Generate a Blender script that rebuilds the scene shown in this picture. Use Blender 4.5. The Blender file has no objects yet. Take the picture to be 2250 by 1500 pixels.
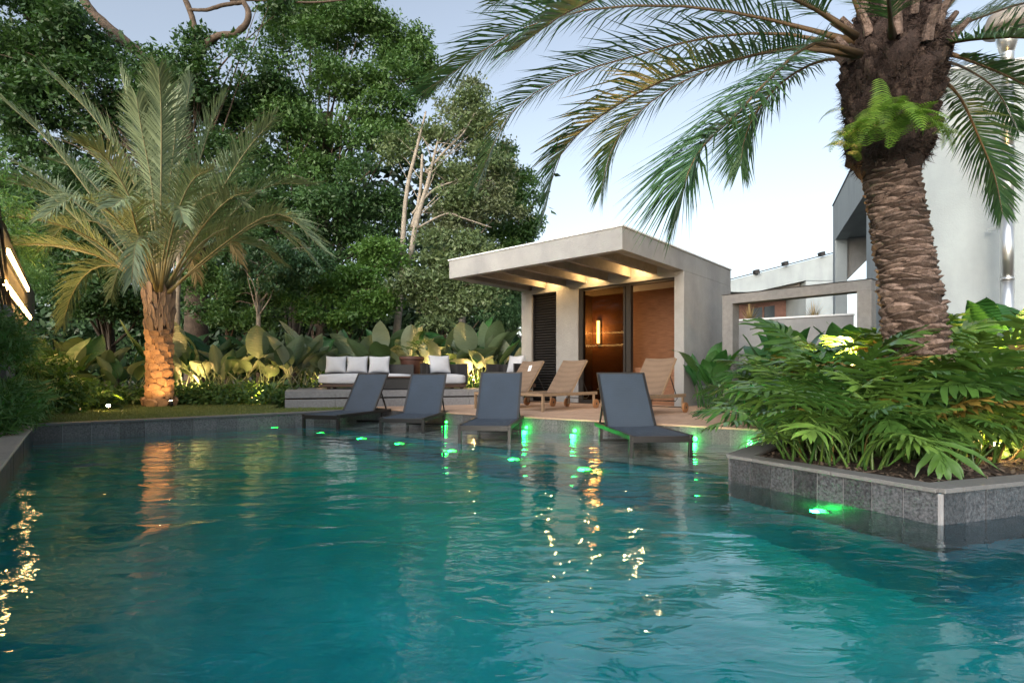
import bpy, bmesh, math, random
import numpy as np
from mathutils import Vector, Matrix
from mathutils.geometry import intersect_line_line_2d

# ------------------------------------------------------------------ camera, sky, sun, exposure
SC = bpy.context.scene
COL = SC.collection
F_PX, CU, HV, CAM_Z = 1210.0, 1125.0, 825.0, 0.81
cam_d = bpy.data.cameras.new('camera'); cam = bpy.data.objects.new('camera', cam_d); COL.objects.link(cam)
cam.location = (0, 0, CAM_Z); cam.rotation_euler = (math.radians(90), 0, 0)
cam_d.sensor_width = 36; cam_d.lens = F_PX / 2250 * 36; cam_d.shift_y = 75 / 2250
cam_d.clip_start = 0.05; cam_d.clip_end = 2000
SC.camera = cam

SUN_EL, SUN_AZ = math.radians(15.0), math.radians(205.0)      # veiled low sun behind the camera
world = bpy.data.worlds.new('World'); SC.world = world; world.use_nodes = True
wn = world.node_tree; wn.nodes.clear()
w_out = wn.nodes.new('ShaderNodeOutputWorld'); w_bg = wn.nodes.new('ShaderNodeBackground')
w_sky = wn.nodes.new('ShaderNodeTexSky'); w_sky.sky_type = 'NISHITA'; w_sky.sun_disc = False
w_sky.sun_elevation = SUN_EL; w_sky.sun_rotation = SUN_AZ
w_sky.air_density = 1.0; w_sky.dust_density = 3.0; w_sky.ozone_density = 1.0; w_sky.altitude = 100
w_bg.inputs['Strength'].default_value = 0.096
w_hs = wn.nodes.new('ShaderNodeHueSaturation'); w_hs.inputs['Saturation'].default_value = 0.62
wn.links.new(w_sky.outputs[0], w_hs.inputs['Color']); wn.links.new(w_hs.outputs[0], w_bg.inputs['Color']); wn.links.new(w_bg.outputs[0], w_out.inputs['Surface'])

sun_d = bpy.data.lights.new('sun', 'SUN'); sun = bpy.data.objects.new('sun', sun_d); COL.objects.link(sun)
sun_d.energy = 0.9; sun_d.angle = math.radians(70); sun_d.color = (1.0, 0.99, 0.98)
_sd = Vector((math.sin(SUN_AZ) * math.cos(math.radians(35)), math.cos(SUN_AZ) * math.cos(math.radians(35)), math.sin(math.radians(35))))
sun.rotation_euler = (-_sd).to_track_quat('-Z', 'Y').to_euler()

SC.view_settings.view_transform = 'Standard'; SC.view_settings.look = 'None'
SC.view_settings.exposure = 1.72; SC.view_settings.gamma = 1; SC.view_settings.use_curve_mapping = False
SC.render.engine = 'CYCLES'
SC.cycles.use_denoising = True
SC.cycles.max_bounces = 7; SC.cycles.diffuse_bounces = 2; SC.cycles.glossy_bounces = 3; SC.cycles.transmission_bounces = 6; SC.cycles.transparent_max_bounces = 6
SC.cycles.sample_clamp_indirect = 4.0
SC.cycles.blur_glossy = 0.3

# ------------------------------------------------------------------ helpers
R = math.radians
WORDS = ['first', 'second', 'third', 'fourth', 'fifth', 'sixth', 'seventh', 'eighth', 'ninth', 'tenth',
         'eleventh', 'twelfth', 'thirteenth', 'fourteenth', 'fifteenth', 'sixteenth', 'seventeenth', 'eighteenth']

def at(u, v, Y):
    return Vector(((u - CU) / F_PX * Y, Y, CAM_Z + (HV - v) / F_PX * Y))

def tag(o, label=None, cat=None, group=None, kind=None):
    if label: o['label'] = label
    if cat: o['category'] = cat
    if group: o['group'] = group
    if kind: o['kind'] = kind
    return o

def thing(name, label, cat, loc=(0, 0, 0), rz=0.0, group=None):
    o = bpy.data.objects.new(name, None); COL.objects.link(o)
    o.location = loc; o.rotation_euler = (0, 0, rz); o.empty_display_size = 0.1
    return tag(o, label, cat, group)

def link(name, me, parent=None, loc=(0, 0, 0), rot=(0, 0, 0), scale=1.0):
    o = bpy.data.objects.new(name, me); COL.objects.link(o)
    o.location = loc; o.rotation_euler = rot
    o.scale = (scale, scale, scale) if isinstance(scale, (int, float)) else scale
    if parent: o.parent = parent
    return o

class MB:
    def __init__(s): s.v = []; s.f = []
    def add(s, vs, fs):
        b = len(s.v); s.v += [tuple(p) for p in vs]; s.f += [tuple(i + b for i in f) for f in fs]; return s
    def box(s, x0, x1, y0, y1, z0, z1, m=None):
        vs = [Vector(p) for p in ((x0,y0,z0),(x1,y0,z0),(x1,y1,z0),(x0,y1,z0),(x0,y0,z1),(x1,y0,z1),(x1,y1,z1),(x0,y1,z1))]
        if m is not None: vs = [m @ p for p in vs]
        return s.add(vs, [(3,2,1,0),(4,5,6,7),(0,1,5,4),(1,2,6,5),(2,3,7,6),(3,0,4,7)])
    def prism(s, poly, z0, z1):
        n = len(poly)
        a = sum(poly[i][0]*poly[(i+1)%n][1]-poly[(i+1)%n][0]*poly[i][1] for i in range(n))
        if a < 0: poly = poly[::-1]
        vs = [(p[0],p[1],z0) for p in poly] + [(p[0],p[1],z1) for p in poly]
        fs = [tuple(range(n-1,-1,-1)), tuple(range(n,2*n))] + [(i,(i+1)%n,(i+1)%n+n,i+n) for i in range(n)]
        return s.add(vs, fs)
    def bar(s, a, b, w, h):
        a, b = Vector(a), Vector(b); d = b - a; L = d.length; d.normalize()
        up = Vector((0,0,1)) if abs(d.z) < .95 else Vector((0,1,0))
        sx = d.cross(up).normalized(); uz = sx.cross(d).normalized()
        m = Matrix((( sx.x,d.x,uz.x,a.x),(sx.y,d.y,uz.y,a.y),(sx.z,d.z,uz.z,a.z),(0,0,0,1)))
        return s.box(-w/2,w/2,0,L,-h/2,h/2,m)
    def tube(s, pts, rad, n=8, cap=True, jit=0.0, rng=None):
        pts = [Vector(p) for p in pts]
        if isinstance(rad, (int, float)): rad = [rad]*len(pts)
        vs = []; fs = []; prev = None
        for i, p in enumerate(pts):
            d = (pts[min(i+1,len(pts)-1)] - pts[max(i-1,0)])
            d = d.normalized() if d.length > 1e-9 else Vector((0,0,1))
            if prev is None:
                ref = Vector((1,0,0)) if abs(d.x) < .9 else Vector((0,1,0))
            else: ref = prev
            sx = (ref - d*ref.dot(d)).normalized(); sy = d.cross(sx); prev = sx
            for k in range(n):
                a = 2*math.pi*k/n; r = rad[i]
                if jit and rng: r *= 1 + rng.uniform(-jit, jit)
                vs.append(p + sx*math.cos(a)*r + sy*math.sin(a)*r)
        for i in range(len(pts)-1):
            for k in range(n):
                k2 = (k+1)%n; fs.append((i*n+k, i*n+k2, (i+1)*n+k2, (i+1)*n+k))
        if cap:
            fs.append(tuple(range(n-1,-1,-1))); m = (len(pts)-1)*n; fs.append(tuple(range(m, m+n)))
        return s.add(vs, fs)
    def lathe(s, prof, n=16, c=(0,0,0)):
        return s.tube([(c[0],c[1],c[2]+z) for r,z in prof], [r for r,z in prof], n)
    def mesh(s, name, mat, smooth=False):
        me = bpy.data.meshes.new(name); me.from_pydata(s.v, [], s.f)
        if mat: me.materials.append(mat)
        if smooth:
            me.polygons.foreach_set('use_smooth', [True]*len(me.polygons))
        me.update(); return me
    def build(s, name, mat, parent=None, smooth=False, bevel=0.0, loc=(0,0,0)):
        o = link(name, s.mesh(name, mat, smooth), parent, loc)
        if bevel:
            b = o.modifiers.new('bevel', 'BEVEL'); b.width = bevel; b.segments = 2; b.limit_method = 'ANGLE'
        return o

def np_mesh(name, V, Fq, mat, var=None, smooth=False):
    me = bpy.data.meshes.new(name); n, k = Fq.shape
    me.vertices.add(len(V)); me.vertices.foreach_set('co', V.astype(np.float32).ravel())
    me.loops.add(n*k); me.loops.foreach_set('vertex_index', Fq.astype(np.int32).ravel())
    me.polygons.add(n); me.polygons.foreach_set('loop_start', np.arange(0, n*k, k, dtype=np.int32))
    try: me.polygons.foreach_set('loop_total', np.full(n, k, dtype=np.int32))
    except Exception: pass
    if smooth: me.polygons.foreach_set('use_smooth', np.ones(n, dtype=bool))
    if var is not None:
        a = me.attributes.new('var', 'FLOAT', 'FACE'); a.data.foreach_set('value', var.astype(np.float32))
    me.materials.append(mat); me.update(calc_edges=True); return me

def clip_poly(poly, clip):
    """Sutherland-Hodgman; clip is convex, counter-clockwise"""
    out = poly
    for i in range(len(clip)):
        a, b = clip[i], clip[(i+1)%len(clip)]
        ins = lambda p: (b[0]-a[0])*(p[1]-a[1])-(b[1]-a[1])*(p[0]-a[0]) >= -1e-9
        src, out = out, []
        for j in range(len(src)):
            p, q = src[j], src[(j+1)%len(src)]
            if ins(p): out.append(p)
            if ins(p) != ins(q):
                d1 = (b[0]-a[0])*(p[1]-a[1])-(b[1]-a[1])*(p[0]-a[0]); d2 = (b[0]-a[0])*(q[1]-a[1])-(b[1]-a[1])*(q[0]-a[0])
                t = d1/(d1-d2); out.append((p[0]+(q[0]-p[0])*t, p[1]+(q[1]-p[1])*t))
        if not out: return []
    return out

# ------------------------------------------------------------------ materials
def nodes(name):
    m = bpy.data.materials.new(name); m.use_nodes = True; nt = m.node_tree
    b = nt.nodes['Principled BSDF']; return m, nt, b, nt.nodes['Material Output']

def N(nt, t, **kw):
    n = nt.nodes.new(t)
    for k, v in kw.items():
        if hasattr(n, k): setattr(n, k, v)
        else: n.inputs[k].default_value = v
    return n

def mixrgb(nt, fac, a, b, blend='MIX'):
    n = nt.nodes.new('ShaderNodeMix'); n.data_type = 'RGBA'; n.blend_type = blend
    for sock, val in ((n.inputs['Factor'], fac), (n.inputs[6], a), (n.inputs[7], b)):
        if hasattr(val, 'is_linked') or isinstance(val, bpy.types.NodeSocket): nt.links.new(val, sock)
        elif isinstance(val, tuple): sock.default_value = (*val, 1) if len(val) == 3 else val
        else: sock.default_value = val
    return n.outputs[2]

def surf(name, col, rough=.7, n_scale=6.0, amt=.18, bump_s=60.0, bump=.15, stain=0.0, metal=0.0, spec=.4, rnd=0.0, coord='Object', col2=None, detail=6.0, stretch=None):
    m, nt, b, out = nodes(name)
    tc = N(nt, 'ShaderNodeTexCoord'); vec = tc.outputs[coord]
    if stretch:
        mp = N(nt, 'ShaderNodeMapping'); mp.inputs['Scale'].default_value = stretch; nt.links.new(vec, mp.inputs['Vector']); vec = mp.outputs[0]
    no = N(nt, 'ShaderNodeTexNoise'); no.inputs['Scale'].default_value = n_scale; no.inputs['Detail'].default_value = detail; no.inputs['Roughness'].default_value = .65
    nt.links.new(vec, no.inputs['Vector'])
    rp = N(nt, 'ShaderNodeValToRGB'); rp.color_ramp.elements[0].position = .3; rp.color_ramp.elements[1].position = .7
    lo = tuple(c*(1-amt) for c in col); hi = col2 if col2 else tuple(min(1, c*(1+amt)) for c in col)
    rp.color_ramp.elements[0].color = (*lo, 1); rp.color_ramp.elements[1].color = (*hi, 1)
    nt.links.new(no.outputs['Fac'], rp.inputs['Fac']); c = rp.outputs[0]
    if stain:
        n2 = N(nt, 'ShaderNodeTexNoise'); n2.inputs['Scale'].default_value = 1.1; n2.inputs['Detail'].default_value = 5
        mp2 = N(nt, 'ShaderNodeMapping'); mp2.inputs['Scale'].default_value = (1.5, 1.5, .35); nt.links.new(tc.outputs[coord], mp2.inputs['Vector']); nt.links.new(mp2.outputs[0], n2.inputs['Vector'])
        r2 = N(nt, 'ShaderNodeValToRGB'); r2.color_ramp.elements[0].position = .42; r2.color_ramp.elements[1].position = .72
        r2.color_ramp.elements[0].color = (1, 1, 1, 1); r2.color_ramp.elements[1].color = (1-stain, 1-stain, 1-stain*.9, 1)
        nt.links.new(n2.outputs['Fac'], r2.inputs['Fac']); c = mixrgb(nt, 1.0, c, r2.outputs[0], 'MULTIPLY')
    if rnd:
        oi = N(nt, 'ShaderNodeObjectInfo'); mr = N(nt, 'ShaderNodeMapRange'); mr.inputs['To Min'].default_value = 1-rnd; mr.inputs['To Max'].default_value = 1+rnd
        nt.links.new(oi.outputs['Random'], mr.inputs['Value']); cb = N(nt, 'ShaderNodeCombineColor')
        for i in range(3): nt.links.new(mr.outputs[0], cb.inputs[i])
        c = mixrgb(nt, 1.0, c, cb.outputs[0], 'MULTIPLY')
    nt.links.new(c, b.inputs['Base Color'])
    b.inputs['Roughness'].default_value = rough; b.inputs['Metallic'].default_value = metal; b.inputs['Specular IOR Level'].default_value = spec
    if bump:
        n3 = N(nt, 'ShaderNodeTexNoise'); n3.inputs['Scale'].default_value = bump_s; n3.inputs['Detail'].default_value = 4
        nt.links.new(vec, n3.inputs['Vector']); bp = N(nt, 'ShaderNodeBump'); bp.inputs['Strength'].default_value = bump; bp.inputs['Distance'].default_value = .02
        nt.links.new(n3.outputs['Fac'], bp.inputs['Height']); nt.links.new(bp.outputs[0], b.inputs['Normal'])
    return m

def leafmat(name, dark, light, under=None, rough=.45, trans=.25, spec=.4, attr=True, vein=False):
    m, nt, b, out = nodes(name)
    if attr:
        a = N(nt, 'ShaderNodeAttribute'); a.attribute_name = 'var'; f = a.outputs['Fac']
    else:
        oi = N(nt, 'ShaderNodeObjectInfo'); f = oi.outputs['Random']
    c = mixrgb(nt, f, dark, light)
    if not attr:
        tc = N(nt, 'ShaderNodeTexCoord'); no = N(nt, 'ShaderNodeTexNoise'); no.inputs['Scale'].default_value = 5; no.inputs['Detail'].default_value = 5
        nt.links.new(tc.outputs['Object'], no.inputs['Vector'])
        rp = N(nt, 'ShaderNodeValToRGB'); rp.color_ramp.elements[0].position = .35; rp.color_ramp.elements[1].position = .7
        rp.color_ramp.elements[0].color = (.6, .62, .6, 1); rp.color_ramp.elements[1].color = (1.1, 1.1, 1.0, 1)
        nt.links.new(no.outputs['Fac'], rp.inputs['Fac']); c = mixrgb(nt, 1.0, c, rp.outputs[0], 'MULTIPLY')
    if under:
        ge = N(nt, 'ShaderNodeNewGeometry'); o2 = N(nt, 'ShaderNodeObjectInfo'); sh = N(nt, 'ShaderNodeMath', operation='MULTIPLY'); sh.inputs[1].default_value = 7.31; nt.links.new(o2.outputs['Random'], sh.inputs[0]); fr_ = N(nt, 'ShaderNodeMath', operation='FRACT'); nt.links.new(sh.outputs[0], fr_.inputs[0])
        un = mixrgb(nt, fr_.outputs[0], (.085, .155, .065), under); c = mixrgb(nt, ge.outputs['Backfacing'], c, un)
    nt.links.new(c, b.inputs['Base Color']); b.inputs['Roughness'].default_value = rough; b.inputs['Specular IOR Level'].default_value = spec
    if vein:
        wv = N(nt, 'ShaderNodeTexWave'); wv.bands_direction = 'Z'; wv.inputs['Scale'].default_value = 14; wv.inputs['Distortion'].default_value = 2.0; nt.links.new(tc.outputs['Object'], wv.inputs['Vector'])
        bp = N(nt, 'ShaderNodeBump'); bp.inputs['Strength'].default_value = .5; bp.inputs['Distance'].default_value = .012; nt.links.new(wv.outputs['Fac'], bp.inputs['Height']); nt.links.new(bp.outputs[0], b.inputs['Normal'])
    if trans:
        t = N(nt, 'ShaderNodeBsdfTranslucent'); mx = N(nt, 'ShaderNodeMixShader'); mx.inputs[0].default_value = trans
        ct = mixrgb(nt, 1.0, c, (1.3, 1.35, .7), 'MULTIPLY'); nt.links.new(ct, t.inputs['Color'])
        nt.links.new(b.outputs[0], mx.inputs[1]); nt.links.new(t.outputs[0], mx.inputs[2]); nt.links.new(mx.outputs[0], out.inputs['Surface'])
    return m

def emit(name, col, strength):
    m, nt, b, out = nodes(name)
    b.inputs['Base Color'].default_value = (.02, .02, .02, 1)
    b.inputs['Emission Color'].default_value = (*col, 1); b.inputs['Emission Strength'].default_value = strength
    return m

def weave(name, c1, c2, scale, rough=.6):
    m, nt, b, out = nodes(name)
    tc = N(nt, 'ShaderNodeTexCoord'); ck = N(nt, 'ShaderNodeTexWave'); ck.wave_type = 'BANDS'; ck.bands_direction = 'X'; ck.inputs['Scale'].default_value = scale
    c_ = N(nt, 'ShaderNodeTexWave'); c_.wave_type = 'BANDS'; c_.bands_direction = 'Y'; c_.inputs['Scale'].default_value = scale
    cz = N(nt, 'ShaderNodeTexWave'); cz.wave_type = 'BANDS'; cz.bands_direction = 'Z'; cz.inputs['Scale'].default_value = scale
    for w in (ck, c_, cz): nt.links.new(tc.outputs['Object'], w.inputs['Vector'])
    mu = N(nt, 'ShaderNodeMath', operation='MULTIPLY'); nt.links.new(ck.outputs['Fac'], mu.inputs[0])
    mx = N(nt, 'ShaderNodeMath', operation='MAXIMUM'); nt.links.new(c_.outputs['Fac'], mx.inputs[0]); nt.links.new(cz.outputs['Fac'], mx.inputs[1]); nt.links.new(mx.outputs[0], mu.inputs[1])
    no = N(nt, 'ShaderNodeTexNoise'); no.inputs['Scale'].default_value = 4; nt.links.new(tc.outputs['Object'], no.inputs['Vector'])
    c = mixrgb(nt, mu.outputs[0], c1, c2); rp = N(nt, 'ShaderNodeValToRGB'); rp.color_ramp.elements[0].color = (.75, .75, .75, 1); rp.color_ramp.elements[1].color = (1.15, 1.15, 1.15, 1)
    nt.links.new(no.outputs['Fac'], rp.inputs['Fac']); c = mixrgb(nt, 1.0, c, rp.outputs[0], 'MULTIPLY')
    nt.links.new(c, b.inputs['Base Color']); b.inputs['Roughness'].default_value = rough
    bp = N(nt, 'ShaderNodeBump'); bp.inputs['Strength'].default_value = .4; bp.inputs['Distance'].default_value = .004; nt.links.new(mu.outputs[0], bp.inputs['Height']); nt.links.new(bp.outputs[0], b.inputs['Normal'])
    return m

M = {}
M['plaster'] = surf('plaster', (.285, .29, .29), .9, 3, .10, 55, .45, stain=.20)
M['white_wall'] = surf('white_wall', (.31, .355, .375), .85, 2, .07, 45, .25, stain=.18)
M['white_paint'] = surf('white_paint', (.72, .74, .75), .6, 5, .05, 40, .05)
M['ceiling'] = surf('ceiling', (.34, .34, .335), .9, 3, .06, 60, .2)
M['rafter'] = surf('rafter', (.24, .22, .20), .8, 8, .15, 70, .25)
M['grey_stucco'] = surf('grey_stucco', (.20, .20, .20), .9, 12, .15, 60, .4, stain=.15)
M['wall_brown'] = surf('wall_brown', (.22, .19, .16), .9, 5, .15, 50, .35, stain=.15)
M['granite'] = surf('granite', (.020, .022, .027), .40, 60, .6, 90, .2, rnd=.35, col2=(.088, .092, .102), coord='Object', detail=8)
M['granite_pale'] = surf('granite_pale', (.065, .064, .070), .5, 60, .5, 90, .15, rnd=.3, col2=(.17, .165, .17), detail=8)
M['coping'] = surf('coping', (.125, .125, .125), .6, 30, .15, 90, .12, rnd=.08)
M['sand_coping'] = surf('sand_coping', (.42, .36, .29), .75, 20, .14, 90, .15, rnd=.06)
M['slab'] = surf('slab', (.20, .20, .205), .7, 24, .18, 90, .2, rnd=.08)
M['grout'] = surf('grout', (.24, .24, .25), .9, 10, .1, 60, .1)
M['ledge'] = surf('ledge', (.42, .43, .41), .6, 9, .35, 60, .15, rnd=.12)
M['pool_floor'] = surf('pool_floor', (.008, .315, .42), .5, 1.2, .25, 30, .1)
M['deck'] = surf('deck', (.42, .285, .205), .75, 7, .13, 60, .15, rnd=.07, stretch=(1, 1, 1))
M['teak'] = surf('teak', (.27, .185, .115), .65, 14, .25, 80, .2, stretch=(6, 1, 6))
M['wheel_wood'] = surf('wheel_wood', (.30, .14, .06), .55, 14, .25, 60, .15)
M['wood_dark'] = surf('wood_dark', (.06, .035, .025), .5, 10, .3, 60, .15)
M['metal_dark'] = surf('metal_dark', (.013, .012, .0125), .45, 30, .2, 120, .05, spec=.5)
M['black'] = surf('black', (.012, .012, .013), .5, 20, .2, 90, .1)
M['door_frame'] = surf('door_frame', (.014, .012, .011), .5, 20, .2, 90, .05)
M['steel'] = surf('steel', (.62, .64, .66), .32, 3, .1, 20, .04, metal=.9)
M['cushion'] = surf('cushion', (.44, .46, .50), .9, 5, .06, 220, .3)
M['soil'] = surf('soil', (.035, .022, .016), .95, 30, .6, 60, .9)
M['ground'] = surf('ground', (.05, .045, .03), .95, 2, .4, 20, .5)
M['lawn'] = surf('lawn', (.10, .125, .045), .95, 9, .3, 120, .6)
M['pot'] = surf('pot', (.07, .03, .022), .5, 8, .25, 50, .3)
M['bark'] = surf('bark', (.085, .062, .045), .95, 6, .4, 22, .8)
M['bark_pale'] = surf('bark_pale', (.27, .235, .19), .9, 9, .3, 26, .5)
M['bark_dark'] = surf('bark_dark', (.05, .04, .03), .95, 6, .4, 22, .8)
M['boot'] = surf('boot', (.34, .20, .11), .9, 12, .35, 40, .6, rnd=.22)
M['boot_fibre'] = surf('boot_fibre', (.20, .14, .10), .95, 9, .4, 40, .8, stretch=(1, 1, .3), rnd=.2)
M['palm_core'] = surf('palm_core', (.035, .022, .016), .95, 12, .4, 50, .8)
M['scar'] = surf('scar', (.085, .052, .040), .9, 22, .5, 50, .9, rnd=.4, col2=(.20, .145, .12))
M['scar_dark'] = surf('scar_dark', (.035, .022, .018), .95, 22, .5, 50, .9, rnd=.4, col2=(.085, .058, .046))
M['root_mass'] = surf('root_mass', (.035, .022, .018), .95, 20, .5, 60, 1.0)
M['rachis'] = surf('rachis', (.10, .062, .03), .7, 6, .2, 60, .2, rnd=.15)
M['rachis_pale'] = surf('rachis_pale', (.19, .17, .085), .7, 6, .2, 60, .2, rnd=.15)
M['roof_brown'] = surf('roof_brown', (.14, .075, .06), .8, 6, .2, 40, .2)
M['window'] = surf('window', (.03, .04, .05), .15, 3, .1, 20, 0)
M['sling'] = weave('sling', (.022, .035, .056), (.056, .082, .118), 60, .75)
M['rattan'] = weave('rattan', (.09, .058, .038), (.31, .215, .145), 22, .7)
M['wicker'] = weave('wicker', (.008, .008, .009), (.04, .04, .045), 30, .6)
M['planks'] = surf('planks', (.19, .085, .042), .6, 3.2, .45, 60, .15, stretch=(1.2, 1.2, 22), col2=(.27, .13, .07))
M['wall_inner'] = surf('wall_inner', (.14, .085, .05), .7, 3.2, .3, 60, .1, stretch=(1.2, 1.2, 10))
M['led_warm'] = emit('led_warm', (1.0, .55, .16), 14.0)
M['led_spot'] = emit('led_spot', (1.0, .74, .42), 60.0)
M['led_bar'] = emit('led_bar', (1.0, .60, .20), 14.0)
M['led_green_deep'] = emit('led_green_deep', (.012, 1.0, .03), 16.0)
M['led_green'] = emit('led_green', (.02, 1.0, .05), 7.0)
M['tag'] = surf('tag', (.8, .8, .8), .7, 5, .03, 40, 0)
# foliage
M['lf_dark'] = leafmat('leaf_dark', (.018, .052, .018), (.070, .145, .045))
M['lf_mid'] = leafmat('leaf_mid', (.030, .085, .022), (.105, .195, .055))
M['lf_blue'] = leafmat('leaf_blue', (.028, .080, .036), (.085, .165, .070))
M['lf_olive'] = leafmat('leaf_olive', (.060, .105, .040), (.17, .225, .105))
M['lf_dry'] = leafmat('leaf_dry', (.075, .105, .050), (.20, .235, .13))
M['lf_bright'] = leafmat('leaf_bright', (.045, .120, .020), (.14, .26, .06))
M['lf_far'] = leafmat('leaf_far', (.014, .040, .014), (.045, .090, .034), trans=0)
M['lf_fern'] = leafmat('leaf_fern', (.09, .20, .02), (.20, .34, .05), trans=.3)
M['lf_needle'] = leafmat('leaf_needle', (.055, .140, .034), (.135, .26, .065))
M['paddle'] = leafmat('paddle_leaf', (.022, .085, .025), (.045, .135, .04), under=(.27, .325, .25), rough=.35, trans=.18, attr=False, vein=True)
M['philo'] = leafmat('philodendron_leaf', (.036, .110, .026), (.140, .245, .050), rough=.30, trans=.22, spec=.5, attr=False)
M['banana'] = leafmat('banana_leaf', (.03, .12, .03), (.06, .18, .045), rough=.35, trans=.25, attr=False, vein=True)
M['date_leaflet'] = leafmat('date_leaflet', (.085, .125, .070), (.22, .275, .150), rough=.5, trans=.15)
M['canary_leaflet'] = leafmat('canary_leaflet', (.022, .068, .030), (.070, .145, .060), rough=.38, trans=.22)
M['date_dry'] = leafmat('date_dry', (.20, .16, .09), (.34, .29, .18))
M['philo_old'] = leafmat('philodendron_old', (.16, .14, .02), (.26, .17, .04), rough=.5, trans=.2, attr=False)
M['grass'] = leafmat('grass_blade', (.075, .115, .03), (.18, .22, .08))
M['straw'] = leafmat('straw', (.22, .15, .06), (.40, .30, .14))

def glass_mat():
    m, nt, b, out = nodes('glass_pane')
    g = N(nt, 'ShaderNodeBsdfGlossy'); g.inputs['Roughness'].default_value = .01; g.inputs['Color'].default_value = (.9, .95, 1, 1)
    t = N(nt, 'ShaderNodeBsdfTransparent'); t.inputs['Color'].default_value = (.42, .37, .30, 1)
    fr = N(nt, 'ShaderNodeFresnel'); fr.inputs['IOR'].default_value = 1.5; mx = N(nt, 'ShaderNodeMixShader')
    cf = N(nt, 'ShaderNodeMath', operation='MULTIPLY'); cf.inputs[1].default_value = .10; nt.links.new(fr.outputs[0], cf.inputs[0]); nt.links.new(cf.outputs[0], mx.inputs[0]); nt.links.new(t.outputs[0], mx.inputs[1]); nt.links.new(g.outputs[0], mx.inputs[2]); nt.links.new(mx.outputs[0], out.inputs['Surface'])
    return m
M['glass'] = glass_mat()

def water_mat():
    m, nt, b, out = nodes('water')
    tc = N(nt, 'ShaderNodeTexCoord'); hs = None
    for sc, amp, st, rot, det, dis in ((.7, .030, (1, 1.5, 1), .5, .6, .8), (1.7, .0115, (1, 1.9, 1), -.2, .8, 1.2), (4.6, .0034, (1, 1.9, 1), .15, 2.0, 1.4), (15.0, .0008, (1, 1.6, 1), -.1, 2.0, .6)):
        mp = N(nt, 'ShaderNodeMapping'); mp.inputs['Scale'].default_value = st; mp.inputs['Rotation'].default_value = (0, 0, rot); nt.links.new(tc.outputs['Object'], mp.inputs['Vector'])
        no = N(nt, 'ShaderNodeTexNoise'); no.inputs['Scale'].default_value = sc; no.inputs['Detail'].default_value = det; no.inputs['Distortion'].default_value = dis
        nt.links.new(mp.outputs[0], no.inputs['Vector'])
        mu = N(nt, 'ShaderNodeMath', operation='MULTIPLY'); mu.inputs[1].default_value = amp; nt.links.new(no.outputs['Fac'], mu.inputs[0])
        if hs is None: hs = mu.outputs[0]
        else:
            ad = N(nt, 'ShaderNodeMath', operation='ADD'); nt.links.new(hs, ad.inputs[0]); nt.links.new(mu.outputs[0], ad.inputs[1]); hs = ad.outputs[0]
    bp = N(nt, 'ShaderNodeBump'); bp.inputs['Strength'].default_value = 1.0; bp.inputs['Distance'].default_value = 1.0
    nt.links.new(hs, bp.inputs['Height'])
    rf = N(nt, 'ShaderNodeBsdfRefraction'); rf.inputs['IOR'].default_value = 1.33; rf.inputs['Roughness'].default_value = .02; rf.inputs['Color'].default_value = (.92, .98, .98, 1)
    gl = N(nt, 'ShaderNodeBsdfGlossy'); gl.inputs['Roughness'].default_value = .025; gl.inputs['Color'].default_value = (.92, .97, 1, 1)
    fr = N(nt, 'ShaderNodeFresnel'); fr.inputs['IOR'].default_value = 1.33
    for q in (rf, gl, fr): nt.links.new(bp.outputs[0], q.inputs['Normal'])
    k = N(nt, 'ShaderNodeMath', operation='MULTIPLY'); k.use_clamp = True; k.inputs[1].default_value = 1.42; nt.links.new(fr.outputs[0], k.inputs[0])
    mx = N(nt, 'ShaderNodeMixShader'); nt.links.new(k.outputs[0], mx.inputs[0]); nt.links.new(rf.outputs[0], mx.inputs[1]); nt.links.new(gl.outputs[0], mx.inputs[2]); nt.links.new(mx.outputs[0], out.inputs['Surface'])
    va = N(nt, 'ShaderNodeVolumeAbsorption'); va.inputs['Color'].default_value = (.25, .88, .90, 1); va.inputs['Density'].default_value = .45
    nt.links.new(va.outputs[0], out.inputs['Volume'])
    return m
M['water'] = water_mat()

# ------------------------------------------------------------------ setting: ground, pool, walls, deck
PB = (-6.02, 6.90); PC = (-2.41, 10.20); PD = (3.15, 6.12); PE = (1.69, 4.27); PF = (2.32, 2.99); PG = (7.0, 4.60)
PL = (0.44, -1.2); PR = (7.0, -1.2)
POOL = [PL, PR, PG, PF, PE, PD, PC, PB]
TOP = 0.20

def fill_with_hole(name, outer, hole, z, mat):
    bm = bmesh.new(); edges = []
    for loop in (outer, hole):
        vs = [bm.verts.new((p[0], p[1], z)) for p in loop]
        for i in range(len(vs)): edges.append(bm.edges.new((vs[i], vs[(i+1)%len(vs)])))
    bmesh.ops.triangle_fill(bm, use_beauty=True, edges=edges)
    for f in bm.faces:
        if f.normal.z < 0: f.normal_flip()
    me = bpy.data.meshes.new(name); bm.to_mesh(me); bm.free(); me.materials.append(mat); return me

def offset_poly(poly, d):
    n = len(poly); out = []
    for i in range(n):
        p0, p1, p2 = Vector(poly[i-1]), Vector(poly[i]), Vector(poly[(i+1)%n])
        e1 = (p1-p0).normalized(); e2 = (p2-p1).normalized(); n1 = Vector((e1.y, -e1.x)); n2 = Vector((e2.y, -e2.x))
        k = n1 + n2; k = k / max(.3, k.dot(n1)) if k.length > 1e-6 else n1
        out.append(tuple(p1 + k*d))
    return out

ground = link('ground', fill_with_hole('ground', [(-300, -60), (300, -60), (300, 400), (-300, 400)], offset_poly(POOL, .10), .13, M['ground']))
tag(ground, kind='structure')

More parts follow.
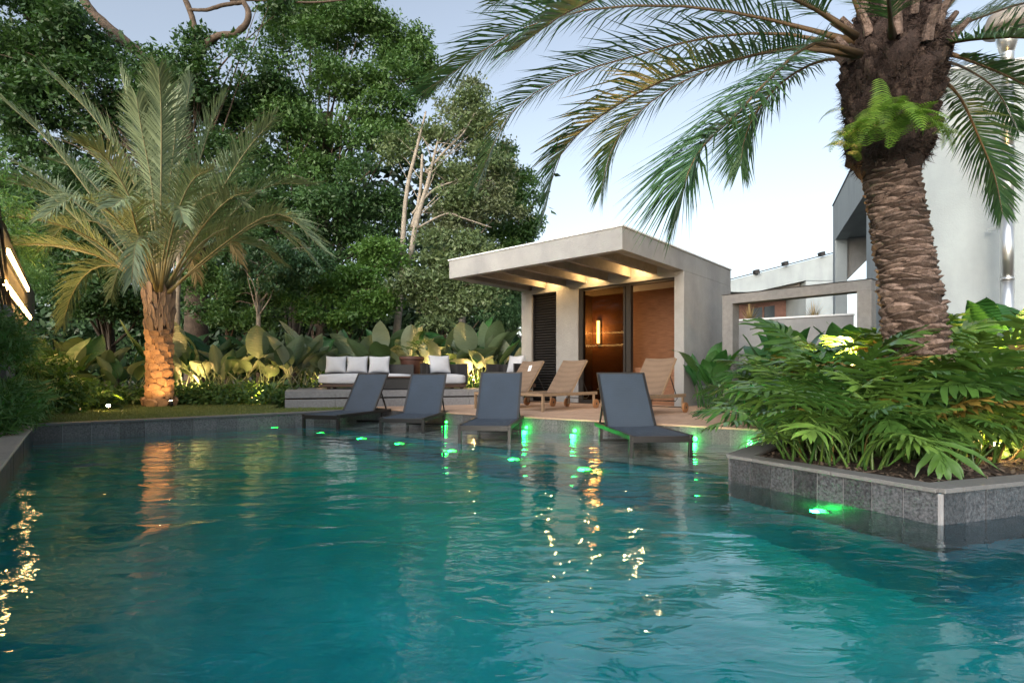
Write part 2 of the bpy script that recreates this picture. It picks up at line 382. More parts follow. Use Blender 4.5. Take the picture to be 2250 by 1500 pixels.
basin = MB()
n = len(POOL)
outb = offset_poly(POOL, .12)
vs = [(p[0], p[1], -1.35) for p in POOL] + [(p[0], p[1], TOP-.03) for p in POOL] + [(p[0], p[1], TOP-.03) for p in outb]
basin.add(vs, [tuple(range(n))] + [(i, i+n, (i+1)%n+n, (i+1)%n) for i in range(n)] + [(i+n, i+2*n, (i+1)%n+2*n, (i+1)%n+n) for i in range(n)])
basin_o = tag(basin.build('pool_basin', M['pool_floor']), kind='structure')

# shallow ledge the loungers stand in
LA = (-3.45, 9.25); LBn = (1.93, 4.575)
LEDGE = [LA, LBn, PD, PC]
LEDGE_Z = -0.12
ledge = tag(MB().prism(offset_poly([LBn, PD, PC, LA], .02), -1.34, LEDGE_Z - .012).build('pool_ledge', M['grout']), kind='structure')
ev = (Vector(LBn) - Vector(LA)); eL = ev.length; ev.normalize(); enr = Vector((-ev.y, ev.x))
clipL = offset_poly([LBn, PD, PC, LA], .03)
if sum(clipL[i][0]*clipL[(i+1)%4][1]-clipL[(i+1)%4][0]*clipL[i][1] for i in range(4)) < 0: clipL = clipL[::-1]
TS = .60
for i in range(-3, int(eL/TS)+4):
    for j in range(0, 6):
        a = Vector(LA) + ev*(i*TS + (.3 if j % 2 else 0)) + enr*(j*TS - .03)
        q = [a, a+ev*(TS-.006), a+ev*(TS-.006)+enr*(TS-.006), a+enr*(TS-.006)]
        q = clip_poly([tuple(p) for p in q], clipL)
        if len(q) >= 3: MB().prism(q, LEDGE_Z-.011, LEDGE_Z).build('tile', M['ledge'], ledge)

step_in = [Vector(LBn)+Vector((-.02, .02)), Vector(LA)+Vector((.05, -.02))]
er = Vector((ev.y, -ev.x))
tag(MB().prism([tuple(step_in[1]), tuple(step_in[0]), tuple(step_in[0]+er*.40-ev*.30), tuple(step_in[1]+er*.40+ev*.36)], -1.34, -.20).build('pool_step', M['pool_floor']), kind='structure')
water = MB().prism(offset_poly(POOL, .03), -1.6, 0.0)
water_o = tag(water.build('water', M['water']), kind='structure')

random.seed(4)
def wall_tiles(name, a, b, tw, z0, z1, mat, cop_mat, cop_w=.30, cop_len=.6, side=1, t=.012):
    """facing tiles on the pool side of the edge a-b plus coping stones on top"""
    root = bpy.data.objects.new(name, None); COL.objects.link(root); tag(root, kind='structure')
    a, b = Vector(a), Vector(b); d = b-a; L = d.length; d.normalize(); nin = Vector((d.y, -d.x))*side
    root.location = (a.x, a.y, 0); root.rotation_euler = (0, 0, math.atan2(d.y, d.x))
    s = 1 if nin.dot(Vector((-d.y, d.x))) > 0 else -1          # local y of the pool side
    k = 0; x = 0
    while x < L - .02:
        w = min(tw, L-x); g = .005
        y = sorted((-.02*s, (t+random.uniform(-.001, .0015))*s))
        MB().box(x+g/2, x+w-g/2, y[0], y[1], z0, z1).build('tile', mat, root, bevel=0)
        x += w
    MB().box(0, L, *sorted((-.03*s, (t-.004)*s)), z0, z1-.003).build('grout_bed', M['grout'], root)
    x = 0
    while x < L - .02:
        w = min(cop_len, L-x)
        y = sorted((-cop_w*s, (t+.018)*s))
        MB().box(x+.002, x+w-.002, y[0], y[1], z1+.002, TOP + random.uniform(-.0008, .0008)).build('coping_stone', cop_mat, root, bevel=.004)
        x += w
    return root
wall_tiles('pool_wall_far', PB, PC, .30, -.5, TOP-.028, M['granite_pale'], M['coping'], .20, .60, side=1)
wall_tiles('pool_wall_deck', PC, PD, .20, -.5, TOP-.028, M['granite_pale'], M['deck'], .16, .60, side=1)
wall_tiles('pool_wall_left', PL, PB, .30, -.5, TOP-.028, M['granite'], M['sand_coping'], .55, .60, side=1)
wall_tiles('pool_wall_bed', PE, PD, .20, -.5, TOP-.028, M['granite'], M['coping'], .16, .60, side=-1)
wall_tiles('pool_wall_planter', PF, PE, .175, -.55, TOP-.028, M['granite'], M['coping'], .13, .60, side=-1)
wall_tiles('pool_wall_front', PG, PF, .17, -.55, TOP-.028, M['granite'], M['coping'], .13, .60, side=-1)

# planted bed, lawn, deck boards
BED = [PE, PF, PG, (12, 4.6), (12, 9), (9, 16), (4.6, 13), (4.9, 10), (3.9, 7.6), PD]
bed_in = [(1.86, 4.30), (2.42, 3.13), (7.0, 4.76), (12, 4.7), (12, 9), (9, 16), (4.0, 12), (4.3, 8.6), (3.3, 6.2)]
tag(MB().prism(bed_in, .10, .165).build('planting_bed', M['soil']), kind='structure')
lawn_poly = [(-6.12, 7.08), (-2.62, 10.28), (-2.75, 10.95), (-4.55, 10.3), (-4.75, 11.2), (-5.6, 12.6), (-10.8, 12.6), (-9.9, 10.0), (-7.2, 7.4)]
tag(MB().prism(lawn_poly, .12, TOP-.008).build('lawn', M['lawn']), kind='structure')
deck_poly = [PD, (4.35, 7.9), (5.2, 10.9), (.7, 14.6), (-2.72, 11.0), PC]
if sum(deck_poly[i][0]*deck_poly[(i+1)%6][1]-deck_poly[(i+1)%6][0]*deck_poly[i][1] for i in range(6)) < 0: deck_poly = deck_poly[::-1]
deck = tag(MB().prism(offset_poly(deck_poly, -.02), .10, TOP-.02).build('deck', M['soil']), kind='structure')
dd = (Vector(PD)-Vector(PC)).normalized(); dn = Vector((-dd.y, dd.x))
bw = .20
for j in range(0, 36):
    o_ = Vector(PC) + dn*(j*bw + .165) - dd*(6.0 - (j % 3)*.8)
    for seg in range(7):
        a = o_ + dd*(seg*2.4)
        q = clip_poly([tuple(a+dd*.004), tuple(a+dd*2.396), tuple(a+dd*2.396+dn*(bw-.006)), tuple(a+dd*.004+dn*(bw-.006))], deck_poly)
        if len(q) >= 3: MB().prism(q, TOP-.019, TOP-.001+random.uniform(-.001, .001)).build('board', M['deck'], deck)

# stone platform with two steps
SL = Vector((-4.25, 10.3)); SR = Vector((.25, 12.05)); sd = (SR-SL).normalized(); sn = Vector((-sd.y, sd.x))
plat = thing('stone_platform', 'low grey stone platform of two steps carrying the white sofas', 'platform', (SL.x, SL.y, TOP), math.atan2(sd.y, sd.x))
PLW = (SR-SL).length
x = 0
while x < PLW-.05:
    w = min(.9, PLW-x)
    MB().box(x+.002, x+w-.002, 0, .45, -.06, .155).build('lower_step', M['slab'], plat, bevel=.004)
    MB().box(x+.002, x+w-.002, .06, 3.2, .185, .315).build('upper_slab', M['slab'], plat, bevel=.004)
    x += w
MB().box(.02, PLW-.02, .12, 3.1, -.05, .183).build('riser', M['soil'], plat)

# ------------------------------------------------------------------ pool house
K0 = Vector((1.81, 9.04)); CR = R(-41.0)
CW, CD = 4.18, 5.0; YF = 2.41
Z0, ZB, ZT = TOP, 2.88, 3.26
pool_house = thing('pool_house', 'small flat-roofed plaster pool house with canopy and rafters', 'pool house', (K0.x, K0.y, 0), CR)
def ph(name, mat, x0, x1, y0, y1, z0, z1, parent=None, bevel=0.0):
    return MB().box(x0, x1, y0, y1, z0, z1).build(name, mat, parent or pool_house, bevel=bevel)
ZD = 2.78
ph('wall', M['plaster'], -.20, 0, YF, CD, Z0, ZB-.001)
ph('wall', M['plaster'], -CW, -3.86, YF, CD, Z0, ZB-.001)
ph('wall', M['plaster'], -3.12, -2.51, YF, YF+.18, Z0, ZD)
ph('wall', M['plaster'], -3.858, -.202, CD-.15, CD, Z0, ZB-.001)
ph('door_header', M['plaster'], -3.858, -.202, YF, YF+.18, ZD+.001, ZT-.12)
ph('fascia', M['plaster'], -CW, 0, 0, .16, ZB, ZT, bevel=.006)
ph('side_beam', M['plaster'], -.20, 0, .161, CD, ZB, ZT, bevel=.006)
ph('side_beam', M['plaster'], -CW, -CW+.2, .161, CD, ZB, ZT, bevel=.006)
ph('rear_beam', M['plaster'], -CW+.201, -.201, CD-.16, CD, ZB, ZT)
ph('roof_slab', M['ceiling'], -CW+.201, -.201, .161, CD-.161, ZT-.12, ZT-.03)
fl = MB()
for a in ((-CW-.02, .02, -.02, .10), (-CW-.02, .02, CD-.1, CD+.02), (-.10, .02, .10, CD-.1), (-CW-.02, -CW+.10, .10, CD-.1)):
    fl.box(*a, ZT+.001, ZT+.026)
fl.build('roof_flashing', M['white_paint'], pool_house)
for t_ in (.573, 1.168, 1.721, 2.285, 2.834, 3.414, 3.90):
    ph('rafter', M['rafter'], -t_-.09, -t_, .162, YF-.001, ZB+.003, ZT-.121, bevel=.004)
# louvred door
lou = ph('louvre_door', M['black'], -3.858, -3.122, YF+.12, YF+.15, Z0, ZD-.002)
for k in range(40):
    z = Z0+.06 + k*.0635
    m_ = Matrix.Translation((-3.49, YF+.09, z)) @ Matrix.Rotation(R(-35), 4, 'X')
    MB().box(-.35, .35, -.028, .028, -.005, .005, m_).build('slat', M['metal_dark'], lou)
MB().box(-3.856, -3.84, YF+.05, YF+.12, Z0, ZD-.004).box(-3.14, -3.124, YF+.05, YF+.12, Z0, ZD-.004).build('door_jamb', M['black'], lou)
# glass door leaf + frame
fr = MB()
fr.box(-2.508, -2.40, YF+.03, YF+.14, Z0, ZD-.002).box(-1.30, -1.19, YF+.03, YF+.14, Z0, ZD-.061).box(-2.399, -.204, YF+.03, YF+.14, ZD-.06, ZD-.002)
fr.box(-2.399, -1.301, YF+.05, YF+.12, Z0, Z0+.07)
fr.box(-1.385, -1.335, YF+.06, YF+.11, Z0+.071, ZD-.061)
dfr = fr.build('door_frame', M['door_frame'], pool_house)
ph('glass_pane', M['glass'], -2.398, -1.386, YF+.08, YF+.088, Z0+.072, ZD-.062, dfr)
ph('glass_pane', M['glass'], -1.334, -1.302, YF+.08, YF+.088, Z0+.072, ZD-.062, dfr)
# interior
YI = 3.9; ZI = 2.82
ph('inner_wall', M['planks'], -3.08, -.203, YI, YI+.08, Z0, ZI)
ph('inner_partition', M['wall_inner'], -3.118, -3.082, YF+.19, YI, Z0, ZI)
ph('inner_lining', M['planks'], -.24, -.203, YF+.15, YI-.001, Z0, ZI)
ph('inner_ceiling', M['ceiling'], -3.08, -.25, YF+.19, YI-.001, ZI+.001, ZI+.03)
bench = ph('bench', M['planks'], -1.18, -.245, YF+.22, YI-.002, Z0, .95)
MB().box(-1.2, -.243, YF+.20, YI-.002, .951, .98).build('bench_top', M['planks'], bench)
ph('wall_outlet', M['black'], -2.83, -2.76, YF-.012, YF-.001, Z0+.62, Z0+.74)

def point(name, loc, energy, col, rad=.03, parent=None):
    l = bpy.data.lights.new(name, 'POINT'); l.energy = energy; l.color = col; l.shadow_soft_size = rad
    o = bpy.data.objects.new(name, l); COL.objects.link(o); o.location = loc
    if parent: o.parent = parent
    return o
def spot(name, loc, dirv, energy, col, ang=70, parent=None, rad=.03, blend=.6):
    l = bpy.data.lights.new(name, 'SPOT'); l.energy = energy; l.color = col; l.shadow_soft_size = rad; l.spot_size = R(ang); l.spot_blend = blend
    o = bpy.data.objects.new(name, l); COL.objects.link(o); o.location = loc; o.rotation_euler = Vector(dirv).to_track_quat('-Z', 'Y').to_euler()
    if parent: o.parent = parent
    return o
WARM = (1.0, .56, .19)
MC = Matrix.Translation((K0.x, K0.y, 0)) @ Matrix.Rotation(CR, 4, 'Z')
cp = ['beside the right post of the canopy', 'in the middle of the canopy', 'above the louvred door']
for i, t_ in enumerate((.91, 2.03, 3.16)):
    p = MC @ Vector((-t_, YF-.22, ZT-.125))
    s = thing('canopy_downlight', 'small warm downlight under the pool house roof ' + cp[i], 'downlight', p, CR, 'canopy downlights')
    MB().tube([(0, 0, 0), (0, 0, -.10)], .035, 12).build('housing', M['metal_dark'], s)
    MB().tube([(0, 0, -.101), (0, 0, -.115), (0, 0, -.125)], [.03, .028, .008], 12).build('lens', M['led_spot'], s, smooth=True)
    point('lamp_light', (0, 0, -.15), 5.0, WARM, .02, s)
p = MC @ Vector((-2.86, YI-.032, 1.62))
s = thing('wall_sconce', 'vertical glowing light bar on the wood wall behind the glass door', 'wall lamp', p, CR)
MB().box(-.05, .05, 0, .03, -.06, .62).build('backplate', M['black'], s)
MB().tube([(0, -.04, .0), (0, -.04, .56)], .035, 12).build('light_tube', M['led_warm'], s, smooth=True)
point('lamp_light', (.0, -.25, .3), 15.0, (1.0, .55, .2), .06, s)

# ------------------------------------------------------------------ portal, boundary walls, white house, neighbour
portal = thing('grey_portal', 'dark grey square portal frame standing among the plants', 'portal', (4.18, 10.95, 0), math.atan2(9.07-10.95, 5.92-4.18))
PLn = math.hypot(5.92-4.18, 9.07-10.95)
MB().box(0, .21, 0, .28, .13, 2.22).build('post', M['grey_stucco'], portal, bevel=.005)
MB().box(PLn-.21, PLn, 0, .28, .13, 2.22).build('post', M['grey_stucco'], portal, bevel=.005)
MB().box(0, PLn, 0, .28, 2.221, 2.40).build('beam', M['grey_stucco'], portal, bevel=.005)
MB().box(-.01, PLn+.01, -.01, .29, 2.401, 2.412).build('cap', M['black'], portal)

def wall_seg(name, label, a, b, z, th, mat, capm=None, z0=.0):
    a, b = Vector(a), Vector(b); d = b-a
    w = thing(name, label, 'wall', (a.x, a.y, 0), math.atan2(d.y, d.x))
    MB().box(0, d.length, 0, th, z0, z).build('wall_body', mat, w)
    if capm: MB().box(-.02, d.length+.02, -.03, th+.03, z+.001, z+.045).build('wall_cap', capm, w)
    return w
wall_seg('boundary_wall', 'pale grey boundary wall with white cap behind the portal', (5.2, 15.7), (8.4, 13.55), 2.30, .2, M['plaster'], M['white_paint'])
wall_seg('garden_wall', 'white garden wall glimpsed behind the paddle-leaf hedge', (-2.6, 16.6), (1.5, 16.2), 1.95, .2, M['white_wall'], M['white_paint'])

# tall white house on the right
Q = Vector((6.50, 9.30)); QF = Vector((9.50, 16.3)); QR = Vector((12.0, 7.55))
house = thing('white_house', 'tall white rendered house rising behind the big palm', 'house', (Q.x, Q.y, 0))
ZH = 5.82
qf = QF-Q; qr = QR-Q; sdir = qf.normalized(); fdir = qr.normalized(); thk = Vector((sdir.y, -sdir.x))*.3
L2 = lambda p: (p.x, p.y)
# front face block
MB().prism([L2(Vector((0, 0))), L2(qr), L2(qr+sdir*3), L2(sdir*2.6)], 0, ZH).build('wall', M['white_wall'], house)
MB().prism([L2(-fdir*.0-sdir*.03), L2(qr-sdir*.03), L2(qr-sdir*.001), L2(-sdir*.001)], 0.1, 1.9).build('plinth', M['white_wall'], house)
MB().prism([L2(-sdir*.04-fdir*.03), L2(qr-sdir*.04), L2(qr+sdir*.2), L2(sdir*.2-fdir*.03)], ZH+.001, ZH+.04).build('roof_flashing', M['white_paint'], house)
# side wall header and far column with an opening between
s0, s1, s2 = sdir*2.605, sdir*7.15, sdir*qf.length
MB().prism([L2(s0), L2(s2), L2(s2+thk), L2(s0+thk)], 4.72, ZH).build('side_header', M['white_wall'], house)
MB().prism([L2(s1), L2(s2), L2(s2+thk), L2(s1+thk)], 0, 4.719).build('column', M['white_wall'], house)
MB().prism([L2(s0+thk*1.01), L2(s2+thk*1.01), L2(s2+thk*12), L2(s0+thk*12)], 4.78, 4.95).build('soffit', M['white_wall'], house)
pz = MB(); a_ = s2-sdir*.35+thk*1.01; b_ = a_+thk*3.2
pz.add([(a_.x, a_.y, 3.55), (b_.x, b_.y, 4.6), (b_.x, b_.y, 4.77), (a_.x, a_.y, 4.77)] + [(a_.x+sdir.x*.2, a_.y+sdir.y*.2, 3.55), (b_.x+sdir.x*.2, b_.y+sdir.y*.2, 4.6), (b_.x+sdir.x*.2, b_.y+sdir.y*.2, 4.77), (a_.x+sdir.x*.2, a_.y+sdir.y*.2, 4.77)],
       [(0,1,2,3),(7,6,5,4),(0,4,5,1),(1,5,6,2),(2,6,7,3),(3,7,4,0)]).build('gable_panel', M['plaster'], house)
MB().prism([L2(s0-thk*.06), L2(s2-thk*.06+sdir*.02), L2(s2+thk*.5+sdir*.02), L2(s0+thk*.5)], ZH+.001, ZH+.04).build('side_flashing', M['black'], house)
# steel flue pipe
pp = at(2213, 600, 8.45)
flue = thing('flue_pipe', 'shiny steel flue pipe with cowl up the white house wall', 'pipe', (pp.x, pp.y, 0))
for k in range(6):
    MB().tube([(0, 0, .3+k*1.0), (0, 0, 1.28+k*1.0)], .085, 20).build('pipe_section', M['steel'], flue, smooth=True)
    MB().tube([(0, 0, 1.27+k*1.0), (0, 0, 1.31+k*1.0)], .092, 20).build('collar', M['steel'], flue, smooth=True)
MB().lathe([(.085, 5.75), (.14, 5.95), (.14, 6.2), (.10, 6.25)], 20).build('cowl', M['steel'], flue, smooth=True)
MB().lathe([(.30, 6.1), (.31, 6.14), (.24, 6.34), (.04, 6.44)], 20).build('cap', M['rafter'], flue, smooth=True)
for k in range(3): MB().box(-.02, .02, .08, .32, 1.2+k*1.9, 1.25+k*1.9).build('bracket', M['steel'], flue)

# neighbour's house far behind
NY = 28.0
nb = thing('neighbour_house', 'white neighbour house with sloping parapet beyond the boundary wall', 'house', at(1612, 825, NY))
o3 = Vector(at(1612, 825, NY)); NP = lambda u, v: (lambda p: (p.x-o3.x, p.z-o3.z))(at(u, v, NY))
def slabY(name, uv, y0, y1, mat, parent=nb):
    pts = [NP(*q) for q in uv]; n_ = len(pts)
    vs = [(p[0], y0, p[1]) for p in pts] + [(p[0], y1, p[1]) for p in pts]
    ar = sum(pts[i][0]*pts[(i+1)%n_][1]-pts[(i+1)%n_][0]*pts[i][1] for i in range(n_))
    fs = [tuple(range(n_)), tuple(range(2*n_-1, n_-1, -1))] + [((i+1)%n_, i, i+n_, (i+1)%n_+n_) for i in range(n_)]
    if ar < 0: fs = [f[::-1] for f in fs]
    return MB().add(vs, fs).build(name, mat, parent)
slabY('wall', [(1560, 640), (1560, 628), (1838, 556), (1838, 616), (1770, 616), (1655, 642)], 0, 7, M['white_wall'])
slabY('wall', [(1771, 617), (1838, 617), (1838, 720), (1771, 720)], 0, 7, M['white_wall'])
slabY('soffit', [(1655, 642), (1770, 616), (1770, 634), (1655, 656)], .5, 7, M['rafter'])
slabY('porch_wall', [(1660, 657), (1770, 635), (1770, 720), (1660, 720)], 2.0, 2.4, M['roof_brown'])
slabY('window', [(1688, 668), (1713, 664), (1713, 700), (1688, 700)], 1.93, 1.99, M['window'])
slabY('window', [(1718, 664), (1742, 660), (1742, 700), (1718, 700)], 1.93, 1.99, M['window'])
slabY('roof_rail', [(1600, 616), (1838, 554.5), (1838, 552.5), (1600, 614)], -.05, 0.0, M['black'])
for u_, v_ in ((1660, 600), (1723, 582), (1803, 561)):
    slabY('floodlight', [(u_-6, v_-5), (u_+4, v_-7), (u_+5, v_+2), (u_-4, v_+3)], -.25, .05, M['metal_dark'])
slabY('rear_block', [(1880, 590), (1925, 590), (1925, 700), (1880, 700)], 5, 9, M['white_wall'])

# left wall with two light bars
WD = Vector((-.7975, 1)).normalized(); W0 = Vector((-.98-.7975*1.5, 1.5))
lw = thing('lit_wall', 'brown rendered garden wall carrying two glowing light bars', 'wall', (W0.x, W0.y, 0), math.atan2(WD.y, WD.x))
WS = math.hypot(.7975, 1)
MB().box(0, 12.7*WS, 0.0, .25, .1, 2.90).build('wall_body', M['wall_brown'], lw)
MB().box((7.0-1.5)*WS, (8.1-1.5)*WS, -.10, -.001, .1, 1.72).build('pier', M['grey_stucco'], lw)
for i, (y0, y1, z) in enumerate(((7.7, 11.2, 2.56), (7.3, 11.9, 2.05))):
    b0, b1 = (y0-1.5)*WS, (y1-1.5)*WS
    pos = lw.matrix_world
    q0 = W0 + WD*b0 + Vector((WD.y, -WD.x))*.055
    lb = thing('light_bar', 'long warm glowing light bar, %s of the two on the garden wall' % ('upper', 'lower')[i], 'wall lamp', (q0.x, q0.y, z), math.atan2(WD.y, WD.x), 'wall light bars')
    MB().box(0, b1-b0, .018, .054, -.05, .05).build('housing', M['black'], lb)
    MB().box(.01, b1-b0-.01, -.014, .017, -.035, .035).build('diffuser', M['led_bar'], lb)

# ------------------------------------------------------------------ loungers in the water
def dark_lounger(front_c, ang, label, lean=53):
    t = thing('sun_lounger', label, 'sun lounger', (front_c[0], front_c[1], LEDGE_Z), ang, 'dark loungers in the pool')
    W, L, H = .66, 1.62, .33; h = W/2
    MB().box(-h, -h+.035, 0, L, H-.05, H).build('side_rail', M['metal_dark'], t, bevel=.003)
    MB().box(h-.035, h, 0, L, H-.05, H).build('side_rail', M['metal_dark'], t, bevel=.003)
    MB().box(-h+.036, h-.036, 0, .035, H-.075, H-.012).build('foot_rail', M['metal_dark'], t, bevel=.003)
    MB().box(-h+.036, h-.036, L-.035, L, H-.05, H-.002).build('head_rail', M['metal_dark'], t, bevel=.003)
    for x in (-h+.002, h-.042):
        for y in (0.001, L-.3):
            MB().box(x, x+.04, y, y+.04, 0, H-.051).build('leg', M['metal_dark'], t, bevel=.002)
    MB().box(-h+.045, h-.045, L-.295, L-.265, .10, .14).build('stretcher', M['metal_dark'], t)
    s = MB(); nx, ny = 6, 8; hy = 1.08
    for k in (0, 1):
        for j in range(ny+1):
            for i in range(nx+1):
                fx = i/nx*2-1; fy = j/ny
                s.v.append((fx*(h-.036), .02+fy*(hy-.02), H-.004-.022*(1-fx*fx)*(1-.6*fy) - k*.006))
    st = (nx+1)*(ny+1)
    for j in range(ny):
        for i in range(nx):
            a = j*(nx+1)+i; s.f.append((a, a+1, a+nx+2, a+nx+1)); s.f.append((a+st, a+st+nx+1, a+st+nx+2, a+st+1))
    s.build('seat_sling', M['sling'], t, smooth=True)
    # backrest hinged at hy, leaning 53 degrees
    an = R(lean); c_, s_ = math.cos(an), math.sin(an); bl = .79
    bk = MB(); ny = 8
    for k in (0, 1):
        for j in range(ny+1):
            for i in range(nx+1):
                fx = i/nx*2-1; d_ = j/ny*bl; off = -.012*(1-fx*fx) - k*.008
                bk.v.append((fx*(h-.045), hy+d_*c_-off*s_*-1, H+d_*s_+off*c_))
    for j in range(ny):
        for i in range(nx):
            a = j*(nx+1)+i; bk.f.append((a, a+1, a+nx+2, a+nx+1)); bk.f.append((a+st, a+st+nx+1, a+st+nx+2, a+st+1))
    bo = bk.build('backrest_sling', M['sling'], t, smooth=True)
    f = MB()
    for x in (-h+.034, h-.034):
        f.bar((x, hy, H-.005), (x, hy+bl*c_, H-.005+bl*s_), .03, .026)
    f.bar((-h+.02, hy+bl*c_, H-.005+bl*s_), (h-.02, hy+bl*c_, H-.005+bl*s_), .022, .03)
    f.bar((-h+.03, hy+.33*c_+.02, H-.02+.33*s_), (h-.03, hy+.33*c_+.02, H-.02+.33*s_), .02, .02)
    f.build('backrest_frame', M['metal_dark'], t)
    for x in (-h+.06, h-.06):
        MB().bar((x, hy+.45*c_, H-.02+.45*s_), (x, L-.06, H-.02), .02, .02).build('support_strut', M['metal_dark'], t)
    return t
def facing(dx, dy): return math.atan2(dy, dx) - math.pi/2
dark_lounger((1.51, 5.56), facing(-.07, 1), 'dark sling sun lounger nearest the planted bed, largest of the four in the water')
dark_lounger((-.34, 6.72), facing(.12, 1), 'dark sling sun lounger in the water before the pool house left pier', 54.5)
dark_lounger((-1.575, 7.85), facing(.10, 1), 'dark sling sun lounger in the water before the coffee table', 52)
dark_lounger((-2.97, 8.52), facing(.30, 1), 'dark sling sun lounger farthest from the planted bed, before the sofa')

# ------------------------------------------------------------------ teak loungers on the deck
def teak_lounger(head_right, label, tagged=False):
    dv = Vector((.68, .733)).normalized(); L, W, H = 1.62, .62, .31
    pr = Vector((dv.y, -dv.x)); foot_c = Vector(head_right) - dv*L - pr*(W/2)
    t = thing('teak_lounger', label, 'sun lounger', (foot_c.x, foot_c.y, TOP), facing(dv.x, dv.y), 'teak loungers on the deck')
    h = W/2
    for x0 in (-h, h-.035):
        MB().box(x0, x0+.035, 0, L, H-.055, H).build('side_rail', M['teak'], t, bevel=.004)
        MB().box(x0+.001, x0+.034, .001, .05, 0, H-.056).build('leg', M['teak'], t, bevel=.003)
        MB().box(x0+.004, x0+.031, L-.12, L-.07, .06, H-.056).build('leg', M['teak'], t, bevel=.003)
        xw = x0-.03 if x0 < 0 else x0+.065
        wv = MB().tube([(xw-.016, L-.095, .085), (xw+.016, L-.095, .085)], .085, 20).build('wheel', M['wheel_wood'], t)
        MB().tube([(xw-.02, L-.095, .085), (xw+.02, L-.095, .085)], .018, 10).build('hub', M['metal_dark'], wv)
    MB().box(-h+.036, h-.036, 0, .035, H-.05, H-.004).build('foot_rail', M['teak'], t)
    MB().tube([(-h-.04, L-.095, .085), (h+.04, L-.095, .085)], .008, 8).build('axle', M['metal_dark'], t)
    hy = .82; s = MB(); nx, ny = 6, 10; st = (nx+1)*(ny+1)
    for k in (0, 1):
        for j in range(ny+1):
            for i in range(nx+1):
                fx = i/nx*2-1; fy = j/ny
                s.v.append((fx*(h-.03), fy*hy, H+.006-.03*(1-fx*fx) - k*.012))
    for j in range(ny):
        for i in range(nx):
            a = j*(nx+1)+i; s.f.append((a, a+1, a+nx+2, a+nx+1)); s.f.append((a+st, a+st+nx+1, a+st+nx+2, a+st+1))
    s.build('seat', M['rattan'], t, smooth=True)
    an = R(50); c_, s_ = math.cos(an), math.sin(an); bl = .78; b = MB()
    for k in (0, 1):
        for j in range(ny+1):
            for i in range(nx+1):
                fx = i/nx*2-1; d_ = j/ny*bl; off = -.025*(1-fx*fx) - k*.014
                b.v.append((fx*(h-.04), hy+d_*c_+off*s_, H+d_*s_+off*c_ + (.0)))
    for j in range(ny):
        for i in range(nx):
            a = j*(nx+1)+i; b.f.append((a, a+1, a+nx+2, a+nx+1)); b.f.append((a+st, a+st+nx+1, a+st+nx+2, a+st+1))
    b.build('backrest', M['rattan'], t, smooth=True)
    f = MB()
    for x in (-h+.045, h-.045): f.bar((x, hy+.02, H-.02), (x, hy+bl*c_+.02, H-.02+bl*s_), .03, .022)
    f.build('backrest_frame', M['teak'], t)
    MB().tube([(h-.07, hy+.5*c_, H+.5*s_-.03), (h-.07, hy+.62, H-.08), (h-.07, hy+.55, H-.12), (-h+.07, hy+.55, H-.12), (-h+.07, hy+.62, H-.08), (-h+.07, hy+.5*c_, H+.5*s_-.03)], .008, 6).build('support_strut', M['metal_dark'], t)
    if tagged:
        m_ = Matrix.Translation((.03, hy+.6*c_, H+.6*s_)) @ Matrix.Rotation(an, 4, 'X') @ Matrix.Rotation(.25, 4, 'Z')
        MB().box(-.035, .035, -.10, .05, .004, .008, m_).build('care_tag', M['tag'], t)
    return t
teak_lounger((.85, 11.0), 'teak and rattan lounger with a white tag on its backrest', True)
teak_lounger((1.62, 10.45), 'teak and rattan lounger in front of the glass door')
teak_lounger((2.91, 9.2), 'teak and rattan lounger at the right end of the canopy')

# ------------------------------------------------------------------ sofas on the platform
PZ = TOP + .315
def cushion(x0, x1, y0, y1, z0, z1, puff=.03, n_=6, thin=False):
    """pillow shaped block with soft bulging faces"""
    bm = bmesh.new(); bmesh.ops.create_cube(bm, size=1)
    bmesh.ops.subdivide_edges(bm, edges=bm.edges, cuts=n_, use_grid_fill=True)
    sx, sy, sz = x1-x0, y1-y0, z1-z0
    for v in bm.verts:
        a, b, c = v.co*2
        k = lambda p, q: (1-p*p)*(1-q*q)
        edge = .45 + .55*k(a*.97, c*.97)**.5 if thin else 1.0
        v.co = Vector(((x0+x1)/2 + a*sx/2 - (a*.018*(1-c*c) if thin else 0), (y0+y1)/2 + b*(sy/2*edge) + b*puff*k(a, c), (z0+z1)/2 + c*sz/2 - (c*.022*(1-a*a) if thin else 0) + (0 if thin else c*puff*k(a, b))))
        r = .012*(max(0, abs(a)-.7)*max(0, abs(c)-.7)+max(0, abs(b)-.7)*max(0, abs(c)-.7)+max(0, abs(a)-.7)*max(0, abs(b)-.7))*8
        if not thin: v.co -= Vector((a, b, c))*r
    mb = MB(); bm.verts.ensure_lookup_table()
    mb.v = [tuple(v.co) for v in bm.verts]; mb.f = [tuple(v.index for v in f.verts) for f in bm.faces]; bm.free(); return mb
def tilt(o, ax, ang, piv):
    o.matrix_local = Matrix.Translation(piv) @ Matrix.Rotation(ang, 4, ax) @ Matrix.Translation(-Vector(piv)); return o
sp = at(782, 857, 11.9)
sofa = thing('sofa', 'white cushioned sofa with three back cushions on a dark base', 'sofa', (sp.x-.04, 11.9, PZ), R(4))
MB().box(-.74, 1.2, 0, .72, .05, .11).build('base', M['wood_dark'], sofa)
for x in (-.6, 1.05):
    for y in (.08, .6): MB().box(x, x+.07, y, y+.07, 0, .05).build('leg', M['wood_dark'], sofa)
cushion(-.76, 1.2, -.02, .70, .115, .33, .02).build('seat_cushion', M['cushion'], sofa, smooth=True)
MB().box(-.74, 1.2, .70, .75, .11, .55).build('back_panel', M['wicker'], sofa)
